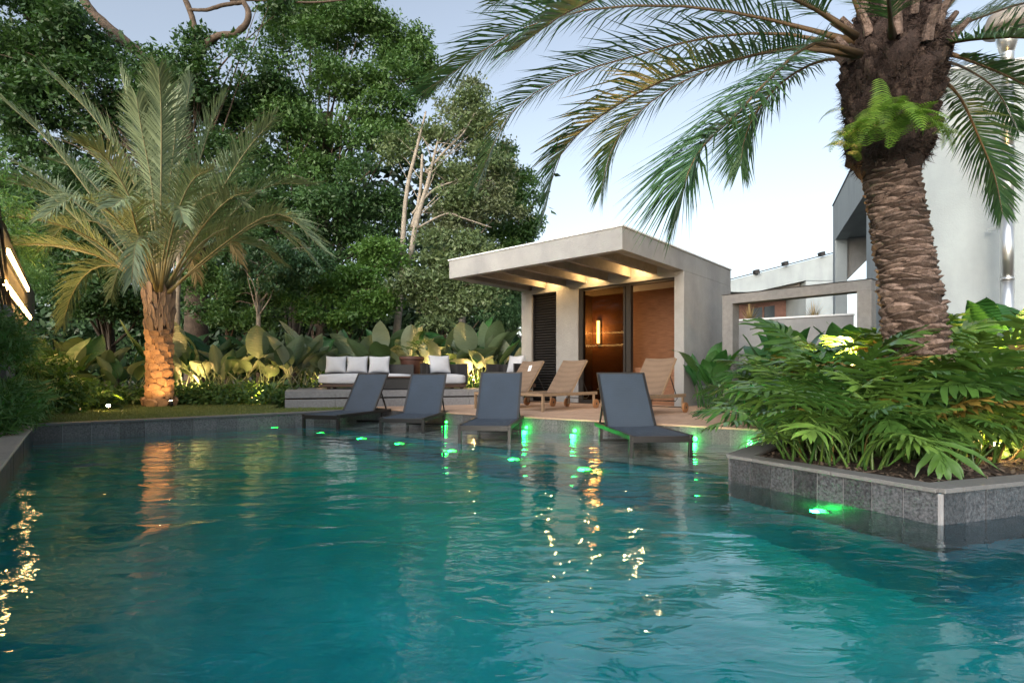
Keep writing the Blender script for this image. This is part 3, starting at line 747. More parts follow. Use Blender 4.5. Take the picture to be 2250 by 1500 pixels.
for i, x in enumerate((-.74, -.27, .22)):
    tilt(cushion(x, x+.46, .42, .58, .335, .72, .03, 8, True).build('back_cushion', M['cushion'], sofa, smooth=True), 'X', R(-14), (0, .58, .34))
ct = at(873, 857, 11.35)
table = thing('coffee_table', 'low dark brown coffee table between sofa and armchairs', 'table', (ct.x, 11.35, PZ), R(5))
MB().box(-.66, .66, 0, .6, .25, .285).build('top', M['wood_dark'], table, bevel=.006)
MB().box(-.6, .6, .05, .55, .02, .249).build('body', M['black'], table)
def armchair(u, Y, label, rz, mirror):
    p = at(u, 857, Y); t = thing('armchair', label, 'armchair', (p.x, Y, PZ), rz, 'wicker armchairs')
    MB().box(-.42, .42, 0, .75, .04, .11).build('base', M['wood_dark'], t)
    for x in (-.38, .32):
        for y in (.05, .62): MB().box(x, x+.06, y, y+.06, 0, .04).build('leg', M['wood_dark'], t)
    cushion(-.41, .41, -.02, .66, .115, .32, .02).build('seat_cushion', M['cushion'], t, smooth=True)
    sh = MB(); pts = []
    for k in range(13):
        a = math.pi*(k/12); pts.append((-.46*math.cos(a)*(1 if abs(math.cos(a)) < .99 else 1), .30+.48*math.sin(a)**.6))
    pts = [(-.46, .05)] + pts + [(.46, .05)]
    for z0, z1 in ((.11, .56),):
        for i in range(len(pts)-1):
            a, b = Vector(pts[i]), Vector(pts[i+1])
            if (b-a).length > 1e-4: sh.bar((a.x, a.y, (z0+z1)/2), (b.x, b.y, (z0+z1)/2), .045, z1-z0)
    sh.build('wicker_shell', M['wicker'], t)
    tilt(cushion(-.24, .24, .40, .55, .33, .74, .03, 8, True).build('back_cushion', M['cushion'], t, smooth=True), 'X', R(-15), (0, .55, .33))
    return t
armchair(985, 12.0, 'dark wicker armchair with white cushions nearest the brown pot', R(28), False)
armchair(1095, 12.2, 'dark wicker armchair with white cushion against the pool house wall', R(-48), True)
pt = at(905, 857, 13.0)
pot = thing('plant_pot', 'tapered dark brown ceramic pot behind the coffee table', 'pot', (pt.x, 13.0, PZ))
MB().lathe([(.17, 0), (.19, .02), (.27, .64), (.275, .66)], 24).build('pot_body', M['pot'], pot, smooth=True)
MB().lathe([(.285, .661), (.295, .68), (.29, .74), (.26, .745)], 24).build('rim', M['pot'], pot, smooth=True)

# ------------------------------------------------------------------ lights in the pool
def puck(loc, nrm, label, group, energy, rad=.035, lens='led_green'):
    t = thing('green_pool_light', label, 'pool light', loc, math.atan2(nrm[1], nrm[0]), group)
    MB().tube([(-.005, 0, 0), (.012, 0, 0)], rad+.012, 16).build('bezel', M['steel'], t)
    MB().tube([(.0125, 0, 0), (.02, 0, 0), (.024, 0, 0)], [rad, rad, rad*.5], 14).build('lens', M[lens], t, smooth=True)
    point('lamp_light', (.07, 0, .0), energy, (.01, 1.0, .12), .03, t)
    return t
def on_line(a, b, u):
    k = (u-CU)/F_PX; a, b = Vector(a), Vector(b); d = b-a
    t = (k*a.y-a.x)/(d.x-k*d.y); return a+d*t
nd = Vector((dd.y, -dd.x))
for i, u in enumerate((983, 1158, 1264, 1528, 1648)):
    p = on_line(PC, PD, u) + nd*.014
    puck((p.x, p.y, .035), nd, 'green light at the waterline of the deck wall, %s from the left' % WORDS[i], 'green lights along the deck wall', .7, .020)
er = Vector((ev.y, -ev.x))
for i, u in enumerate((585, 712, 803, 885, 1000, 1135, 1290)):
    if i == 0: p = Vector(PB)+(Vector(LA)-Vector(PB))*.86 + Vector((.68, -.73))*.02
    else: p = on_line(Vector(LA)+er*.40, Vector(LBn)+er*.40, u) + er*.02
    puck((p.x, p.y, -.27), er, 'green underwater light below the ledge edge, %s from the left' % WORDS[i], 'green lights below the ledge', 1.0, .06, 'led_green_deep')
pf = (Vector(PE)-Vector(PF)).normalized(); pn = Vector((-pf.y, pf.x))
p = on_line(PF, PE, 1808) + pn*.016
puck((p.x, p.y, -.26), pn, 'single green underwater light on the planter wall', 'green lights below the planter', 3.0, .04, 'led_green_deep')

# ------------------------------------------------------------------ plants: generators
def leaf_cloud(name, blobs, n, size, mat, parent=None, seed=0, aspect=.45, clump=.30, per=45, up=.5, shell=.5, droop=0.0, size_var=.35, puffs=0):
    rng = np.random.default_rng(seed)
    C = np.array([b[0] for b in blobs], float); Rd = np.array([b[1] for b in blobs], float)
    w = (Rd[:, 0]*Rd[:, 2])**.9; w /= w.sum()
    m = max(1, n//per); bi = rng.choice(len(blobs), m, p=w)
    if puffs:                                     # each mass is broken into leafy puffs, fuller on their upper side
        q = max(1, len(blobs)*puffs); pb_ = rng.choice(len(blobs), q, p=w)
        pd = rng.normal(size=(q, 3)); pd /= np.linalg.norm(pd, axis=1)[:, None]
        pc = C[pb_] + pd*Rd[pb_]*(.35+.55*rng.random(q))[:, None]; prr = Rd[pb_]*rng.uniform(.26, .48, q)[:, None]; ptone = rng.random(q)
        pi_ = rng.integers(0, q, m); d = rng.normal(size=(m, 3)); d[:, 2] = np.abs(d[:, 2])*rng.choice([1, 1, 1, -.5], m); d /= np.linalg.norm(d, axis=1)[:, None]
        cc = pc[pi_] + d*prr[pi_]*(.6+.4*rng.random(m))[:, None]; cv = ptone[pi_]*.75 + rng.random(m)*.25
    else:
        d = rng.normal(size=(m, 3)); d /= np.linalg.norm(d, axis=1)[:, None]
        r = shell + (1-shell)*rng.random(m)**.6
        cc = C[bi] + d*Rd[bi]*r[:, None]; cv = rng.random(m)
    ci = rng.integers(0, m, n)
    off = rng.normal(size=(n, 3)).clip(-1.7, 1.7)*clump; off[:, 2] *= .6
    P = cc[ci] + off; out = d[ci]
    nrm = rng.normal(size=(n, 3))*.6 + out*.5 + np.array([0, 0, up]); nrm /= np.linalg.norm(nrm, axis=1)[:, None]
    t = rng.normal(size=(n, 3)) + out*.4 - np.array([0, 0, droop]); t -= nrm*(t*nrm).sum(1)[:, None]; t /= np.linalg.norm(t, axis=1)[:, None]
    b = np.cross(nrm, t); s = size*(1+size_var*rng.normal(size=n)).clip(.4, 1.9)
    V = np.empty((n, 4, 3)); hw = s*aspect*.5
    V[:, 0] = P; V[:, 2] = P + t*s[:, None]
    mid = P + t*(s*.45)[:, None] - nrm*(s*.06)[:, None]
    V[:, 1] = mid + b*hw[:, None]; V[:, 3] = mid - b*hw[:, None]
    F4 = np.arange(4*n).reshape(n, 4)
    var = (cv[ci]*.55 + rng.random(n)*.45)
    return link(name, np_mesh(name, V.reshape(-1, 3), F4, mat, var), parent)

def bez(pts, n):
    """Catmull-Rom through the points"""
    P = [Vector(p) for p in pts]; P = [P[0]*2-P[1]] + P + [P[-1]*2-P[-2]]; out = []
    segs = len(P)-3
    for i in range(n):
        x = i/(n-1)*segs; k = min(int(x), segs-1); t = x-k; a, b, c, d = P[k:k+4]
        out.append(.5*((2*b)+(c-a)*t+(2*a-5*b+4*c-d)*t*t+(3*b-a-3*c+d)*t**3))
    return out

def frond(name, pts, parent, leaf_mat, rach_mat, llen=.42, nl=58, width=.022, vee=.45, droop=.12, seed=0, r0=.022, start=.14, fine=30, roll=0.0):
    rng = random.Random(seed); C = bez(pts, 64)
    def P(s):
        x = s*63; k = min(int(x), 62); return C[k].lerp(C[k+1], x-k)
    mb = MB(); K = 12
    mb.tube([P(i/K) for i in range(K+1)], [r0*(1-.86*(i/K)**.7)*(1.9 if i == 0 else 1.25 if i == 1 else 1) for i in range(K+1)], 6)
    ra = mb.build('rachis', rach_mat, parent, smooth=True); ra.name = name
    V = []; F3 = []; var = []
    for i in range(nl):
        s = start + (1-start)*(i+.5)/nl
        p = P(s); T = (P(min(1, s+.02))-P(max(0, s-.02))).normalized()
        S = T.cross(Vector((0, 0, 1)));
        if S.length < .05: S = Vector((1, 0, 0))
        S.normalize(); Nn = S.cross(T).normalized()
        if roll: q = Matrix.Rotation(roll, 3, T); S = q @ S; Nn = q @ Nn
        prof = min(1, .35+2.2*(s-start))*(1-.62*max(0, (s-.55)/.45)**1.4)
        ang = R(62-40*s)
        for sg in (-1, 1):
            a = ang+rng.uniform(-.12, .12); ve = vee*rng.uniform(.3, 1.3)
            D = (T*math.cos(a) + (S*sg*math.cos(ve)+Nn*math.sin(ve))*math.sin(a)).normalized()
            L = llen*prof*rng.uniform(.8, 1.12); Wd = (Nn*math.cos(ve)-S*sg*math.sin(ve))
            W = D.cross(Wd).normalized()*width*rng.uniform(.7, 1.1)
            b0 = len(V); p0 = p + S*sg*.006
            p1 = p0 + D*L*.45; p2 = p0 + D*L - Vector((0, 0, 1))*droop*L*rng.uniform(.3, 1.4)
            V += [p0+W*.35, p0-W*.35, p1+W*.5, p1-W*.5, p2]
            F3 += [(b0, b0+1, b0+3), (b0, b0+3, b0+2), (b0+2, b0+3, b0+4)]; vv = rng.random(); var += [vv]*3
    me = np_mesh('leaflets', np.array([tuple(v) for v in V]), np.array(F3), leaf_mat, np.array(var))
    lo = link('leaflets', me, ra)
    return ra

def noise_tube(mb, pts, rad, n, jit, rng): return mb.tube(pts, rad, n, jit=jit, rng=rng)

# ------------------------------------------------------------------ left date palm
def date_palm():
    bx, by = at(350, 0, 11.0).x, 11.0
    t = thing('date_palm', 'date palm with silvery fronds and warmly lit scaly trunk on the lawn', 'palm tree', (bx, by, .17))
    rng = random.Random(11)
    H = 2.35
    rad = lambda z: .215 - .02*math.sin(z*1.3) + (.05 if z < .12 else 0) + (.045*max(0, z-1.5))
    MB().tube([(0.02*math.sin(k), 0, k*H/14) for k in range(15)], [rad(k*H/14) for k in range(15)], 18, jit=.04, rng=rng).build('trunk', M['palm_core'], t, smooth=True)
    # cut leaf bases
    def boot_mesh(name, mat, w, h, th, out):
        v = [(-w*.5, 0, h*.30), (-w*.34, 0, -h*.30), (0, 0, -h*.5), (w*.34, 0, -h*.30), (w*.5, 0, h*.30), (w*.2, 0, h*.5), (-w*.2, 0, h*.5)]
        f_ = [(p[0]*.82, -th-(out if p[2] > 0 else 0), p[2]*.86) for p in v]
        k = len(v); mb = MB(); mb.add(v+f_, [tuple(range(k, 2*k))[::1]] + [((i+1)%k, i, i+k, (i+1)%k+k) for i in range(k)])
        return mb.mesh(name, mat)
    bm1 = [boot_mesh('leaf_base', M['boot'], .225*rng.uniform(.85, 1.1), .215*rng.uniform(.85, 1.15), .032, .022) for _ in range(6)]
    bm2 = [boot_mesh('leaf_base', M['boot_fibre'], .125*rng.uniform(.8, 1.15), .40*rng.uniform(.8, 1.25), .022, .06) for _ in range(6)]
    row = 0; z = .10
    while z < H-.02:
        n_ = 8; upper = z > 1.45
        for k in range(n_):
            a = 2*math.pi*(k+.5*(row % 2))/n_ + row*.10 + rng.uniform(-.06, .06); zz = z + rng.uniform(-.035, .035)
            r_ = rad(zz)-.012
            link('leaf_base', rng.choice(bm2 if upper else bm1), t, (math.sin(a)*r_, -math.cos(a)*r_, zz), (R(rng.uniform(-6, 6))-(.10 if upper else 0), R(rng.uniform(-16, 16)), a), rng.uniform(.85, 1.15))
        z += .135 if not upper else .13; row += 1
    paths = [
     [(345,640,0),(305,430,-.2),(215,270,-.5),(108,160,-.7)], [(347,640,.1),(325,430,.2),(290,260,.3),(265,160,.2)], [(350,640,-.1),(354,400,-.5),(354,240,-.9),(348,150,-1.3)],
     [(353,640,.1),(385,430,.4),(405,270,.6),(418,170,.6)], [(356,640,0),(412,450,0),(455,300,.1),(495,210,.2)], [(360,645,0),(450,480,-.4),(535,340,-.8),(605,258,-1.0)],
     [(362,648,.1),(470,510,.4),(585,412,.7),(690,405,.9)], [(362,650,0),(480,545,-.5),(610,470,-.9),(712,550,-1.2)], [(338,645,0),(235,480,-.3),(115,320,-.6),(-10,205,-.8)],
     [(336,648,0),(225,500,.3),(105,400,.6),(-10,335,.8)], [(334,650,0),(230,545,-.3),(110,430,-.8),(-5,395,-1.1)], [(345,640,-.2),(305,520,-1.3),(280,440,-2.2),(245,455,-2.9)],
     [(350,640,.2),(340,450,1.0),(320,300,1.7),(300,230,2.3)], [(356,640,.2),(420,470,1.1),(490,360,1.9),(545,330,2.6)], [(340,640,.2),(260,480,1.2),(180,380,2.0),(110,350,2.7)],
     [(352,640,-.2),(380,500,-1.0),(420,400,-1.8),(470,370,-2.4)], [(345,640,-.1),(300,470,-.8),(235,350,-1.5),(170,310,-2.0)], [(360,650,-.1),(470,560,-.2),(570,490,-.3),(660,485,-.5)],
     [(338,650,.1),(250,570,.3),(150,500,.5),(70,470,.7)], [(350,640,0),(370,430,.1),(385,290,.0),(380,200,-.1)], [(350,640,.0),(335,420,-.4),(312,290,-.8),(300,215,-1.1)],
     [(357,645,.1),(430,520,-.7),(500,440,-1.4),(560,420,-1.9)]]
    for i in range(16):                            # lower and inner fronds all round, arching over
        az = i*2.399+.6; e0 = R(rng.uniform(38, 72)); L_ = rng.uniform(3.2, 4.1); p_ = Vector((math.cos(az)*.1, math.sin(az)*.1, H-.12)); pp_ = [p_.copy()]; el = e0
        for k in range(5):
            p_ = p_ + Vector((math.cos(az)*math.cos(el), math.sin(az)*math.cos(el), math.sin(el)))*L_/5; pp_.append(p_.copy()); el -= R(rng.uniform(12, 24))*(1+.25*k)
        frond('frond', pp_, t, M['date_dry'] if i % 8 == 3 else M['date_leaflet'], M['rachis_pale'], llen=.70, nl=90, width=.024, vee=.5, droop=.28, seed=i+90, r0=.024, start=.22)
    for i, pth in enumerate(paths):
        pts = [at(u, v, 11.0+dy) - Vector((bx, by, .17)) for u, v, dy in pth]
        frond('frond', pts, t, M['date_leaflet'], M['rachis_pale'], llen=.74, nl=100, width=.024, vee=.50, droop=.22, seed=i+1, r0=.026, start=.24)
    return t
date_palm()

# ------------------------------------------------------------------ big palm on the right
def canary_palm():
    Y0 = 5.0; b = at(2025, 0, Y0)
    t = thing('canary_palm', 'massive palm with ringed brown trunk and long arching fronds over the pool', 'palm tree', (b.x, Y0, .14))
    org = Vector((b.x, Y0, .14)); rng = random.Random(5)
    axis_px = [(2030, 960), (2022, 840), (2008, 720), (1993, 600), (1976, 500), (1962, 420), (1954, 340), (1955, 250), (1962, 170), (1966, 90), (1966, 0), (1966, -60)]
    axis = [at(u, v, Y0)-org for u, v in axis_px]
    axis[0].z = -.05
    A = bez(axis, 60)
    def ax(z):
        for i in range(len(A)-1):
            if A[i].z <= z <= A[i+1].z: return A[i].lerp(A[i+1], (z-A[i].z)/max(1e-6, A[i+1].z-A[i].z))
        return A[-1] if z > A[-1].z else A[0]
    zt = at(0, 345, Y0).z-.14
    rad = lambda z: .235 + .02*math.cos(z*1.2) + .05*max(0, .5-z)
    MB().tube([ax(k*zt/16) for k in range(17)], [rad(k*zt/16)-.01 for k in range(17)], 22, jit=.02, rng=rng).build('trunk', M['palm_core'], t, smooth=True)
    def scar_mesh(w, h, th):
        v = []; n_ = 5
        for i in range(n_):
            f = i/(n_-1)*2-1; x = f*w/2; k = (1-f*f); cur = -(1-math.cos(f*.38))*.235
            v += [(x, cur*-1+.0, -h*.5*k-.004), (x, cur*-1-th*k-.004+rng.uniform(-.010, .008)*k, h*.15*k+rng.uniform(-.010, .010)*k), (x, cur*-1-th*.75*k, h*.5*k+.004), (x, cur*-1+.012, h*.42*k+.004)]
        f_ = []
        for i in range(n_-1):
            a = i*4
            for j in range(3): f_.append((a+j, a+4+j, a+5+j, a+1+j))
        return MB().add(v, f_).mesh('leaf_scar', M['scar'])
    lo = [scar_mesh(.23, .066, .040) for _ in range(8)]; hi = [scar_mesh(.22, .036, .024) for _ in range(8)]
    z = .30; row = 0; front = []; rest = MB()
    while z < zt-.01:
        f = z/zt; n_ = 8
        for k in range(n_):
            a = 2*math.pi*(k+.5*(row % 2))/n_ + row*.17 + rng.uniform(-.10, .10); a = (a+math.pi) % (2*math.pi)-math.pi
            zz = z+rng.uniform(-.016, .016) + .02*math.sin(a*2+row); c = ax(zz); r_ = rad(zz)-.014
            me = rng.choice(lo if f < .56 else hi)
            tr = ((c.x+math.sin(a)*r_, c.y-math.cos(a)*r_, zz), (R(rng.uniform(-8, 8)), R(rng.uniform(-14, 14)), a), (rng.uniform(.75, 1.15), rng.uniform(.75, 1.35), rng.uniform(.65, 1.3)))
            front.append((abs(a+.35) + (9 if z < .62 else 0), me, tr))
        z += .060 if f < .56 else .038; row += 1
    front.sort(key=lambda q: q[0])
    for _, me, (l_, r_, s_) in front[:300]: link('leaf_scar', me, t, l_, r_, s_)
    for _, me, (l_, r_, s_) in front[300:]:
        m_ = Matrix.LocRotScale(Vector(l_), Matrix.Rotation(r_[2], 3, 'Z') @ Matrix.Rotation(r_[1], 3, 'Y') @ Matrix.Rotation(r_[0], 3, 'X'), Vector(s_))
        rest.add([m_ @ v.co for v in me.vertices], [tuple(p.vertices) for p in me.polygons])
    tag(rest.build('leaf_scars_behind', M['scar'], t), kind='stuff')
    # fibrous bulb under the crown
    nr, ns = 34, 40; V = []; r_np = np.random.default_rng(3)
    prof = [(385, .225), (365, .25), (345, .30), (322, .33), (295, .335), (265, .335), (235, .35), (200, .375), (160, .39), (120, .385), (80, .36), (40, .31), (0, .25), (-40, .18)]
    pv = np.array([at(0, p[0], Y0).z-.14 for p in prof]); pr = np.array([p[1] for p in prof])
    zs = np.linspace(pv[0], pv[-1], nr)
    for i, zz in enumerate(zs):
        c = ax(zz); r_ = np.interp(zz, pv, pr)
        for k in range(ns):
            a = 2*math.pi*k/ns; rr = r_*(1+.05*math.sin(3*a+i*.5)+.05*math.sin(7*a-i*.8)+.03*math.sin(13*a+i*1.7)+r_np.normal()*.045)
            V.append((c.x+math.sin(a)*rr, c.y-math.cos(a)*rr*.95, zz+r_np.normal()*.008))
    Fq = [(i*ns+k, i*ns+(k+1)%ns, (i+1)*ns+(k+1)%ns, (i+1)*ns+k) for i in range(nr-1) for k in range(ns)] + [tuple(range(ns-1, -1, -1)), tuple(range((nr-1)*ns, nr*ns))]
    MB().add(V, Fq).build('root_mass', M['root_mass'], t, smooth=True)
    # loose fibres on the bulb
    nf = 11000; rg = np.random.default_rng(8)
    zz = rg.uniform(pv[1], pv[-2], nf); aa = rg.uniform(0, 2*math.pi, nf); rr = np.interp(zz, pv, pr)*1.0
    cx = np.array([ax(q).x for q in zz]); cy = np.array([ax(q).y for q in zz])
    od = np.stack([np.sin(aa), -np.cos(aa), np.zeros(nf)], 1); P0 = np.stack([cx, cy, zz], 1) + od*rr[:, None]*.98
    D = od*.4 + rg.normal(size=(nf, 3))*.5; D[:, 2] -= .35; D /= np.linalg.norm(D, axis=1)[:, None]; L = rg.uniform(.03, .12, nf)
    W = np.cross(D, rg.normal(size=(nf, 3))); W /= np.linalg.norm(W, axis=1)[:, None]; W *= .004
    VV = np.stack([P0-W, P0+W, P0+D*L[:, None]], 1).reshape(-1, 3)
    fo = link('fibres', np_mesh('fibres', VV, np.arange(3*nf).reshape(nf, 3), M['root_mass']), t); tag(fo, kind='stuff')
    # cut frond stubs around the crown
    old = [MB().tube([(0, .03, -.02), (0, -.03, .05), (0, -.075, .11+.02*i)], [.05, .042, .026], 6, jit=.15, rng=rng).mesh('cut_base', M['scar_dark']) for i in range(3)]
    for k in range(120):
        a = k*2.399+rng.uniform(-.1, .1); zz = pv[1]+(pv[9]-pv[1])*(k+.5)/120; c = ax(zz); r_ = float(np.interp(zz, pv, pr))-.035
        link('cut_base', rng.choice(old), t, (c.x+math.sin(a)*r_, c.y-math.cos(a)*r_*.95, zz), (R(rng.uniform(-22, 8)), R(rng.uniform(-15, 15)), a), rng.uniform(.7, 1.15))
    stub = MB().tube([(0, 0, 0), (0, -.06, .12), (0, -.17, .25)], [.055, .045, .032], 7).mesh('cut_stub', M['scar'])
    for k in range(26):
        a = k*2.4; q = at(0, 150-k*5, Y0).z-.14; c = ax(q); r_ = .40-.004*k
        link('cut_stub', stub, t, (c.x+math.sin(a)*r_, c.y-math.cos(a)*r_, q), (R(rng.uniform(-10, 10)), 0, a), rng.uniform(.6, .95))
    fr_ = [
     [(1880,95,0),(1700,45,.1),(1500,14,.3),(1290,22,.6),(1120,75,.9),(1010,150,1.1),(925,205,1.3)],
     [(1880,110,0),(1730,75,.3),(1560,82,.7),(1400,122,1.1),(1240,172,1.5),(1120,250,1.8),(1050,400,2.0)],
     [(1880,120,-.1),(1740,108,-.2),(1600,135,-.3),(1450,180,-.4),(1320,255,-.4),(1232,340,-.4),(1198,462,-.4)],
     [(1890,112,.2),(1760,100,.8),(1620,130,1.4),(1480,190,1.9),(1385,265,2.2),(1340,340,2.4),(1320,424,2.5)],
     [(1890,120,-.2),(1790,95,-.5),(1700,165,-.9),(1620,250,-1.1),(1550,315,-1.2),(1512,380,-1.3),(1494,460,-1.3)],
     [(1890,130,.2),(1800,135,.9),(1720,180,1.5),(1660,250,1.9),(1635,310,2.1),(1627,365,2.2)],
     [(1880,75,.1),(1780,10,.5),(1640,-60,1.0),(1450,-90,1.5),(1250,-60,1.9),(1080,10,2.1)],
     [(1880,80,-.2),(1770,10,-.6),(1620,-40,-1.0),(1440,-40,-1.3),(1260,20,-1.5),(1130,110,-1.6)],
     [(2060,110,0),(2150,140,-.2),(2260,190,-.4),(2400,280,-.6),(2500,420,-.7)],
     [(2060,165,.2),(2110,215,.6),(2150,300,.9),(2185,385,1.0),(2203,470,1.1)],
     [(2050,85,.1),(2150,40,.4),(2300,0,.8),(2500,20,1.2)],
     [(2050,100,-.1),(2160,85,-.6),(2290,90,-1.0),(2450,170,-1.3)],
     [(2040,70,.2),(2130,-30,.7),(2280,-110,1.2),(2480,-120,1.6)],
     [(1900,60,0),(1850,-60,-.2),(1760,-200,-.5),(1600,-300,-.8),(1400,-300,-1.0)],
     [(2010,60,0),(2060,-80,-.2),(2150,-220,-.5),(2320,-300,-.8)],
     [(1940,60,0),(1930,-120,-.1),(1900,-300,-.2),(1830,-420,-.4)], [(1980,60,0),(1990,-120,.2),(2010,-300,.5),(2060,-420,.9)],
     [(1960,80,-.35),(1950,-20,-1.0),(1930,-120,-1.8),(1900,-100,-2.4)], [(1930,70,.3),(1880,-40,1.2),(1800,-130,2.0),(1700,-160,2.8)], [(2000,70,.3),(2050,-40,1.3),(2130,-120,2.2),(2230,-150,3.0)],
     [(2050,130,.3),(2120,150,1.0),(2190,200,1.6),(2240,290,2.0)]]
    for i, pth in enumerate(fr_):
        frond('frond', [at(u, v, Y0+dy)-org for u, v, dy in pth], t, M['canary_leaflet'], M['rachis'], llen=.46 if i in (8, 9, 11, 20) else .72, nl=100 if i in (8, 9, 11, 20) else 135, width=.020, vee=.42, droop=.20, seed=50+i, r0=.020, start=.13)
    return t, org, ax
palm_r, porg, pax = canary_palm()

# fern growing on the palm's bulb
def fern_frond_mesh(seed):
    rng = random.Random(seed); V = []; F_ = []; var = []; L = .50; C = []
    for i in range(25):
        s = i/24; C.append(Vector((0, -L*s*(1-.25*s), L*(.28*s-.62*s*s))))
    for i in range(1, 24):
        s = i/24; w = .11*math.sin(math.pi*min(1, s*.9+.12))**.8; T = (C[i+1]-C[i-1]).normalized()
        for sg in (-1, 1):
            b0 = len(V); d = Vector((sg, 0, 0))*.92+T*.35; L_ = w*rng.uniform(.85, 1.1); tip = C[i]+d*L_-Vector((0, 0, .2*L_))
            m = C[i]+d*L_*.5
            V += [C[i]-T*.004, m-T*.0065, tip, m+T*.0065, C[i]+T*.004]; F_ += [(b0, b0+1, b0+3), (b0+1, b0+2, b0+3), (b0, b0+3, b0+4)]; x = rng.random(); var += [x]*3
    return np_mesh('fern_frond', np.array([tuple(v) for v in V]), np.array(F_), M['lf_fern'], np.array(var))
ffm = [fern_frond_mesh(i) for i in range(4)]
fc = at(1945, 268, 4.6)
fern = thing('fern', 'bright yellow-green fern growing on the big palm trunk', 'fern', fc)
rng = random.Random(21)
for u, v, az, tl, sc in ((1930, 205, -20, 45, 1.0), (1960, 215, 25, 40, 1.0), (1925, 240, -45, 20, 1.1), (1950, 240, 5, 20, 1.2), (1975, 255, 40, 20, 1.0), (1905, 275, -60, 5, .9), (1940, 265, -10, -5, 1.2), (1965, 275, 20, -5, 1.1), (1915, 300, -35, -15, 1.0), (1890, 290, -75, 10, .9), (1985, 240, 60, 40, .7), (1930, 170, 0, 78, 1.0), (1955, 290, 10, -20, 1.0), (1925, 315, -25, -20, .9), (1945, 225, -5, 60, 1.0), (1900, 255, -50, 40, .8), (1935, 300, -15, -40, 1.1), (1960, 310, 15, -45, 1.0), (1905, 325, -40, -40, .9), (1950, 330, 5, -50, .9), (1980, 300, 35, -30, .8), (1880, 320, -60, -30, .8)):
    p = at(u, v, 4.50) - fc
    link('fern_frond', rng.choice(ffm), fern, p, (R(tl), 0, R(az)), sc)
fc2 = at(2035, 285, 4.68)
fern2 = thing('fern', 'small yellowish fern clump on the right side of the palm bulb', 'fern', fc2)
for u, v, az, tl, sc in ((2030, 265, 50, 30, .7), (2050, 250, 80, 55, .8), (2020, 290, 30, -10, .6), (2045, 295, 60, -5, .6), (2055, 275, 75, 40, .7)):
    link('fern_frond', rng.choice(ffm), fern2, at(u, v, 4.62)-fc2, (R(tl), 0, R(az)), sc)
fc3 = at(1868, 315, 4.8)
fern3 = thing('fern', 'dark fern clump hanging at the left edge of the palm bulb', 'fern', fc3)
for u, v, az, tl, sc in ((1875, 300, -80, -10, .6), (1865, 330, -70, -25, .6), (1885, 340, -40, -30, .55), (1855, 240, -95, 5, .6), (1872, 320, -100, -20, .6), (1890, 355, -60, -35, .5)):
    link('fern_frond', rng.choice(ffm), fern3, at(u, v, 4.76)-fc3, (R(tl), 0, R(az)), sc)

# ------------------------------------------------------------------ broad leaves
def paddle_mesh(name, mat, plen, blen, bw, lean, curl, fold, seed, pr=.011):
    rng = random.Random(seed); mb = MB(); pts = [Vector((0, 0, 0))]; th = R(4); n = 6
    for i in range(n):
        th = R(4) + lean*((i+1)/n)**1.6; pts.append(pts[-1]+Vector((0, -math.sin(th), math.cos(th)))*plen/n)
    mb.tube(pts, [pr*(1.3-.6*i/n) for i in range(n+1)], 5, cap=False)
    p = pts[-1]; K = 8; rows = []; tw = rng.uniform(-.3, .3)
    for i in range(K+1):
        s = i/K; a = th + curl*s; w = bw*.5*(math.sin(math.pi*min(1, s**.75))**.72 if 0 < s < 1 else .02)
        nn = Vector((0, math.cos(a), math.sin(a))); sx = Vector((1, 0, 0)); wav = math.sin(s*9+seed)*.012
        r_ = []
        for f in (-1, -.5, 0, .5, 1):
            r_.append(p + sx*f*w*math.cos(fold*abs(f)) - nn*(-abs(f)*w*math.sin(fold)) + nn*wav*abs(f) + nn*tw*f*w*s*.5)
        rows.append(r_); p = p + Vector((0, -math.sin(a), math.cos(a)))*blen/K
    b = len(mb.v)
    for r_ in rows: mb.v += [tuple(q) for q in r_]
    for i in range(K):
        for j in range(4): mb.f.append((b+i*5+j, b+i*5+j+1, b+(i+1)*5+j+1, b+(i+1)*5+j))
    # face winding: upper side (towards the plant axis) must be the front
    mb.f = [f[::-1] for f in mb.f]
    return mb.mesh(name, mat, smooth=True)

